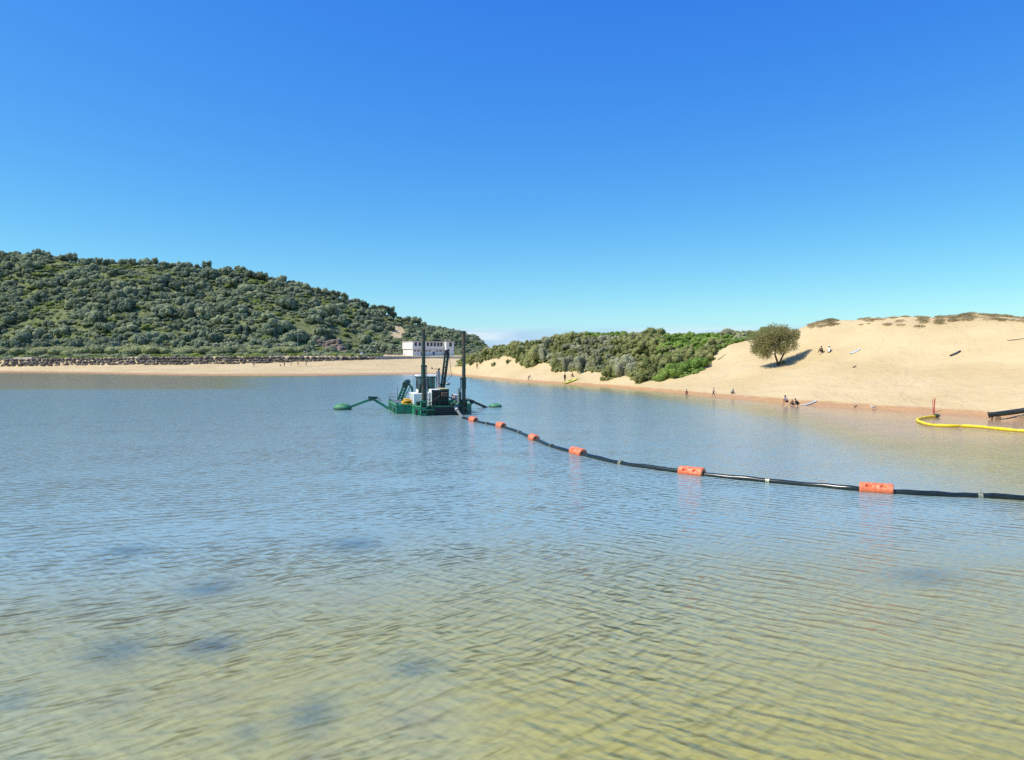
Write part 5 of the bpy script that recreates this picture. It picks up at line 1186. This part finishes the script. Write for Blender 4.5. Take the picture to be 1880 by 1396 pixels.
# ------------------------------------------------------------------ people
SKIN = paint('skin', (.50, .27, .17), .55, .08, 6, 0); SKINB = paint('skin_tan', (.34, .17, .10), .55, .08, 6, 0)
HAIR = paint('hair', (.02, .014, .010), .6, .2, 20, 0); HAIRB = paint('brown_hair', (.10, .055, .025), .6, .2, 20, 0); EYE = paint('eye', (.02, .015, .012), .2, .1, 5, 0)
CLO = {k_: paint('cloth_' + k_, c_, .8, .12, 8, .004) for k_, c_ in dict(black=(.012, .012, .015), navy=(.02, .03, .08), white=(.75, .74, .74), pink=(.68, .42, .40), blue=(.07, .22, .48), grey=(.22, .22, .24), red=(.45, .06, .05), brown=(.16, .09, .055), teal=(.05, .22, .24)).items()}
def V3(*a): return Vector(a)
def pose_points(kind, L=0.0):
    J = {}
    if kind in ('stand', 'walk', 'bend'):
        J['pel'] = V3(0, 0, .93); lean = {'stand': .02, 'walk': .08, 'bend': .75}[kind]
        up = V3(0, math.sin(lean), math.cos(lean))
        for s, n in ((-1, 'l'), (1, 'r')):
            st = {'stand': .0, 'walk': .22 * s, 'bend': .08 * s}[kind]
            J['hip' + n] = V3(s * .095, 0, .90); J['kn' + n] = V3(s * .10, .04 + st * .8, .49 + (.03 if st > .1 else 0)); J['an' + n] = V3(s * .10, st * 1.3 - .02, .08 + (.0 if st >= 0 else .05)); J['toe' + n] = J['an' + n] + V3(0, .16, -.05)
    elif kind == 'sit':
        J['pel'] = V3(0, 0, .12); lean = .28; up = V3(0, math.sin(lean), math.cos(lean))
        for s, n in ((-1, 'l'), (1, 'r')):
            J['hip' + n] = V3(s * .10, .03, .12); J['kn' + n] = V3(s * .13, .38, .46); J['an' + n] = V3(s * .12, .60, .08); J['toe' + n] = J['an' + n] + V3(0, .16, -.04)
    elif kind == 'chair':
        J['pel'] = V3(0, 0, .36); lean = .5; up = V3(0, math.sin(lean), math.cos(lean))
        for s, n in ((-1, 'l'), (1, 'r')):
            J['hip' + n] = V3(s * .10, .03, .36); J['kn' + n] = V3(s * .14, .42, .50); J['an' + n] = V3(s * .13, .50, .08); J['toe' + n] = J['an' + n] + V3(0, .16, -.04)
    elif kind == 'crouch':
        J['pel'] = V3(0, 0, .28); lean = .75; up = V3(0, math.sin(lean), math.cos(lean))
        for s, n in ((-1, 'l'), (1, 'r')):
            J['hip' + n] = V3(s * .10, .02, .28); J['kn' + n] = V3(s * .17, .38, .42); J['an' + n] = V3(s * .13, .10, .08); J['toe' + n] = J['an' + n] + V3(0, .16, -.04)
    else:  # lie
        J['pel'] = V3(0, 0, .12); up = V3(0, -math.cos(.12), math.sin(.12))
        for s, n in ((-1, 'l'), (1, 'r')):
            J['hip' + n] = V3(s * .10, .03, .12); J['kn' + n] = V3(s * .12, .42, .16); J['an' + n] = V3(s * .12, .84, .08); J['toe' + n] = J['an' + n] + V3(0, .08, .14)
    fw = V3(0, up.z, -up.y) if kind != 'lie' else V3(0, .12, .99)
    p = J['pel']; J['wai'] = p + up * .18; J['che'] = p + up * .38 + fw * .015; J['nec'] = p + up * .54; hd = (up + V3(0, 0, .6)).normalized() if kind in ('bend', 'crouch', 'chair') else up
    J['hea'] = J['nec'] + hd * .09; J['top'] = J['nec'] + hd * .20; hf = V3(0, hd.z, -hd.y) if kind != 'lie' else fw; J['nose'] = J['nec'] + hd * .11 + hf * .105
    for s, n in ((-1, 'l'), (1, 'r')):
        sh = p + up * .48 + V3(s * .175, 0, 0); J['sh' + n] = sh
        if kind in ('stand', 'walk'): el, wr = sh + V3(s * .06, -.04 - .1 * s * (kind == 'walk'), -.28), sh + V3(s * .07, .08 - .2 * s * (kind == 'walk'), -.51)
        elif kind == 'bend': el, wr = sh + V3(s * .03, .10, -.27), sh + V3(-s * .02, .20, -.50)
        elif kind == 'sit': el, wr = sh + V3(s * .05, .16, -.22), J['kn' + n] + V3(-s * .03, .04, .06)
        elif kind == 'chair': el, wr = sh + V3(s * .05, .05, -.26), J['kn' + n] + V3(0, -.04, .09)
        elif kind == 'crouch': el, wr = sh + V3(s * .02, .08, -.24), V3(s * .10, .55, .10)
        else: el, wr = sh + V3(s * .12, .20, -.04), sh + V3(s * .14, .44, -.04)
        J['el' + n] = el; J['wr' + n] = wr; d = (wr - el).normalized(); J['pa' + n] = wr + d * .075
        sx = V3(1, 0, 0) if abs(d.x) < .8 else V3(0, 1, 0); sx = (sx - d * sx.dot(d)).normalized(); cu = d.cross(sx)
        for q in range(4):
            b = J['pa' + n] + sx * (.030 - .020 * q) + d * .03; l = (.062, .072, .067, .052)[q]; J['f%d0' % q + n] = b; J['f%d1' % q + n] = b + d * l * .6 - cu * .01; J['f%d2' % q + n] = b + d * l - cu * .03
        b = wr + d * .03 + sx * .035; J['t0' + n] = b; J['t1' + n] = b + sx * .025 + d * .03; J['t2' + n] = b + sx * .03 + d * .06 - cu * .01
    return J, hd, hf
RAD = dict(pel=.135, wai=.12, che=.135, nec=.058, hea=.088, top=.072, nose=.02, hip=.09, kn=.058, an=.042, toe=.035, sh=.062, el=.043, wr=.030, pa=.032)
pending = []
def person(px, py, kind, yaw, H, top, bot, label, skin=None, hair=None, sleeves=True, legs='short', dz=0.0, hat=None, loc=None):
    pending.append(dict(p=(at(px, py) if loc is None else loc) + Vector((0, 0, dz)), kind=kind, yaw=yaw, H=H, top=top, bot=bot, label=label, skin=skin or SKIN, hair=hair or HAIR, sleeves=sleeves, legs=legs, hat=hat))
def flush_people():
    tmp = []
    for q in pending:
        J, hd, hf = pose_points(q['kind']); E = [('pel', 'wai'), ('wai', 'che'), ('che', 'nec'), ('nec', 'hea'), ('hea', 'top'), ('hea', 'nose')]
        for n in 'lr':
            E += [('pel', 'hip' + n), ('hip' + n, 'kn' + n), ('kn' + n, 'an' + n), ('an' + n, 'toe' + n), ('che', 'sh' + n), ('sh' + n, 'el' + n), ('el' + n, 'wr' + n), ('wr' + n, 'pa' + n)]
            for f in range(4): E += [('pa' + n, 'f%d0' % f + n), ('f%d0' % f + n, 'f%d1' % f + n), ('f%d1' % f + n, 'f%d2' % f + n)]
            E += [('wr' + n, 't0' + n), ('t0' + n, 't1' + n), ('t1' + n, 't2' + n)]
        names = list(J); ix = {a: i for i, a in enumerate(names)}
        me = bpy.data.meshes.new('body'); me.from_pydata([J[a] for a in names], [(ix[a], ix[b]) for a, b in E], [])
        o = bpy.data.objects.new('body_rig', me); COL.objects.link(o); md = o.modifiers.new('s', 'SKIN'); md.use_smooth_shade = True; sd = o.modifiers.new('d', 'SUBSURF'); sd.levels = 1; sd.render_levels = 1
        for a in names:
            r = RAD.get(a, RAD.get(a[:-1], .0095)); v = me.skin_vertices[0].data[ix[a]]; v.radius = (r, r); v.use_root = a == 'pel'
        tmp.append((q, o, J, hd, hf, E))
    bpy.context.view_layer.update(); dg = bpy.context.evaluated_depsgraph_get()
    for q, o, J, hd, hf, E in tmp:
        me = bpy.data.meshes.new_from_object(o.evaluated_get(dg)); me.name = 'body'
        me.materials.clear(); [me.materials.append(m_) for m_ in (q['skin'], CLO[q['top']] if q['top'] else q['skin'], CLO[q['bot']])]
        cov = {('pel', 'wai'): 2 if not q['top'] else 1, ('wai', 'che'): 1, ('che', 'nec'): 1}
        for n in 'lr':
            cov[('pel', 'hip' + n)] = 2; cov[('hip' + n, 'kn' + n)] = 2; cov[('che', 'sh' + n)] = 1
            cov[('sh' + n, 'el' + n)] = 1 if q['sleeves'] else 0; cov[('el' + n, 'wr' + n)] = 1 if q['sleeves'] == 'long' else 0; cov[('kn' + n, 'an' + n)] = 2 if q['legs'] == 'long' else 0
        for pg_ in me.polygons:
            best, bm_ = 9, 0
            for a, b in E:
                A, B = J[a], J[b]; d = B - A; t = max(0, min(1, (pg_.center - A).dot(d) / max(d.dot(d), 1e-9))); dist = (pg_.center - A - d * t).length / (1 if (a, b) != ('nec', 'hea') else 1)
                if dist < best: best, bm_ = dist, cov.get((a, b), 0)
            pg_.material_index = bm_
        bpy.data.objects.remove(o)
        s = q['H'] / 1.7; e = empty('person', q['p'], q['yaw']); e.scale = (s, s, s); tag(e, q['label'], 'person')
        link_mesh('body', me, e)
        c = J['hea'] + hd * .045 - hf * .012
        rot = Matrix((hd.cross(hf) * -1, hf, hd)).transposed().to_4x4()
        hm = MB().ellipsoid((0, 0, 0), (.098, .112, .105), 14, 7, -.15); h = hm.build('hair' if not q['hat'] else 'hat', q['hair'] if not q['hat'] else CLO[q['hat']], e)
        h.matrix_local = Matrix.Translation(c + hd * .035 - hf * .02) @ rot
        if q['hat']: MB().tube([(0, 0, -.012), (0, 0, .004)], .17, 14).build('brim', CLO[q['hat']], h)
        for sx_ in (-1, 1):
            ey = MB().ellipsoid((0, 0, 0), (.013, .010, .010), 8, 5).build('eye', EYE, e); ey.location = J['hea'] + hd * .035 + hf * .084 + V3(sx_ * .033, 0, 0)
    pending.clear()
PI = math.pi
person(1310, 731, 'walk', -2.0, 1.32, 'white', 'black', 'child in white top and dark shorts stepping along the waterline', sleeves=False)
person(1343, 724.5, 'crouch', -1.0, 1.35, 'grey', 'black', 'crouching child in grey top on the wet sand right of the walking child')
person(1260, 725.5, 'sit', PI, 1.5, None, 'brown', 'bare-chested person sitting in the shallows left of the walking child', SKINB)
person(1446, 744, 'chair', 1.75, 1.7, 'blue', 'black', 'adult in blue and dark clothes sitting bent forward at the waterline', sleeves=False, dz=-.02)
person(1456, 744.5, 'sit', 2.2, 1.2, 'black', 'black', 'small child in black sitting between the two others at the waterline', legs='long')
person(1467, 746, 'crouch', 1.5, 1.5, 'black', 'black', 'person in black wetsuit crouching beside the white board', sleeves='long', legs='long')
person(1510, 648, 'sit', 1.9, 1.7, 'black', 'black', 'person in dark clothes sitting on the dune, left one of a pair', legs='long')
person(1522, 648.5, 'sit', -.6, 1.7, 'white', 'black', 'person in white top and dark trousers sitting on the dune, right one of a pair', legs='long')
person(970, 700, 'bend', -1.4, 1.45, 'brown', 'black', 'person bending down at the far waterline left of the kayak', SKINB)
person(1037, 703, 'stand', -2.6, 1.75, 'black', 'black', 'person in black standing beside the kayak with bare lower legs', sleeves='long')
person(1052, 692.5, 'sit', 2.4, 1.6, 'brown', 'brown', 'person in brown sitting on the sand bank behind the kayak', SKINB)
person(876, 678, 'stand', 3.0, 1.7, 'brown', 'navy', 'person standing on the sand slope below the tufts behind the dredge', SKINB, legs='long')
person(794, 678.5, 'sit', 1.2, 1.7, 'navy', 'black', 'person sitting alone on the far beach behind the dredge cab')
person(800, 678.5, 'lie', 1.57, 1.7, 'brown', 'black', 'person lying on the far beach behind the dredge exhaust', SKINB)
for i, (x, y, k_, yw, tc_, bc_, lab) in enumerate([
    (466, 674.5, 'walk', 1.5, 'brown', 'navy', 'person walking on the beach below the boulder wall, farthest from the clubhouse'),
    (516, 673, 'sit', 1.5, 'red', 'black', 'seated person in red below the boulder wall beside the standing walker'),
    (522, 674.5, 'stand', .5, 'navy', 'black', 'person in dark clothes standing below the boulder wall under the light pole'),
    (534, 672, 'walk', -1.5, 'white', 'navy', 'person in white top walking below the boulder wall under the light pole'),
    (548, 672.5, 'bend', 1.2, 'brown', 'brown', 'person bending over below the boulder wall just right of the light pole'),
    (562, 673, 'walk', -1.5, 'teal', 'black', 'person in teal top walking on the beach nearest to the clubhouse')]):
    person(x, y, k_, yw, 1.65, tc_, bc_, lab)
for x, tc_, lab in ((558.5, 'white', 'person in white standing on the path above the boulder wall, left one of two'), (562.5, 'pink', 'person in pink standing on the path above the boulder wall, right one of two')):
    Yp = lcol('Y1', x) + 8.5; person(0, 0, 'stand', 3.0, 1.7, tc_, 'navy', lab, loc=P(x, Yp), dz=.08)
for x, tc_, lab in ((60, 'white', 'person in white sitting on top of the boulder wall near the left edge'), (70, 'grey', 'person in grey sitting on top of the boulder wall near the left edge')):
    Yp = lcol('Y1', x) + 2.4; person(0, 0, 'sit', 3.1, 1.75, tc_, 'navy', lab, loc=P(x, Yp), dz=.55)
flush_people()
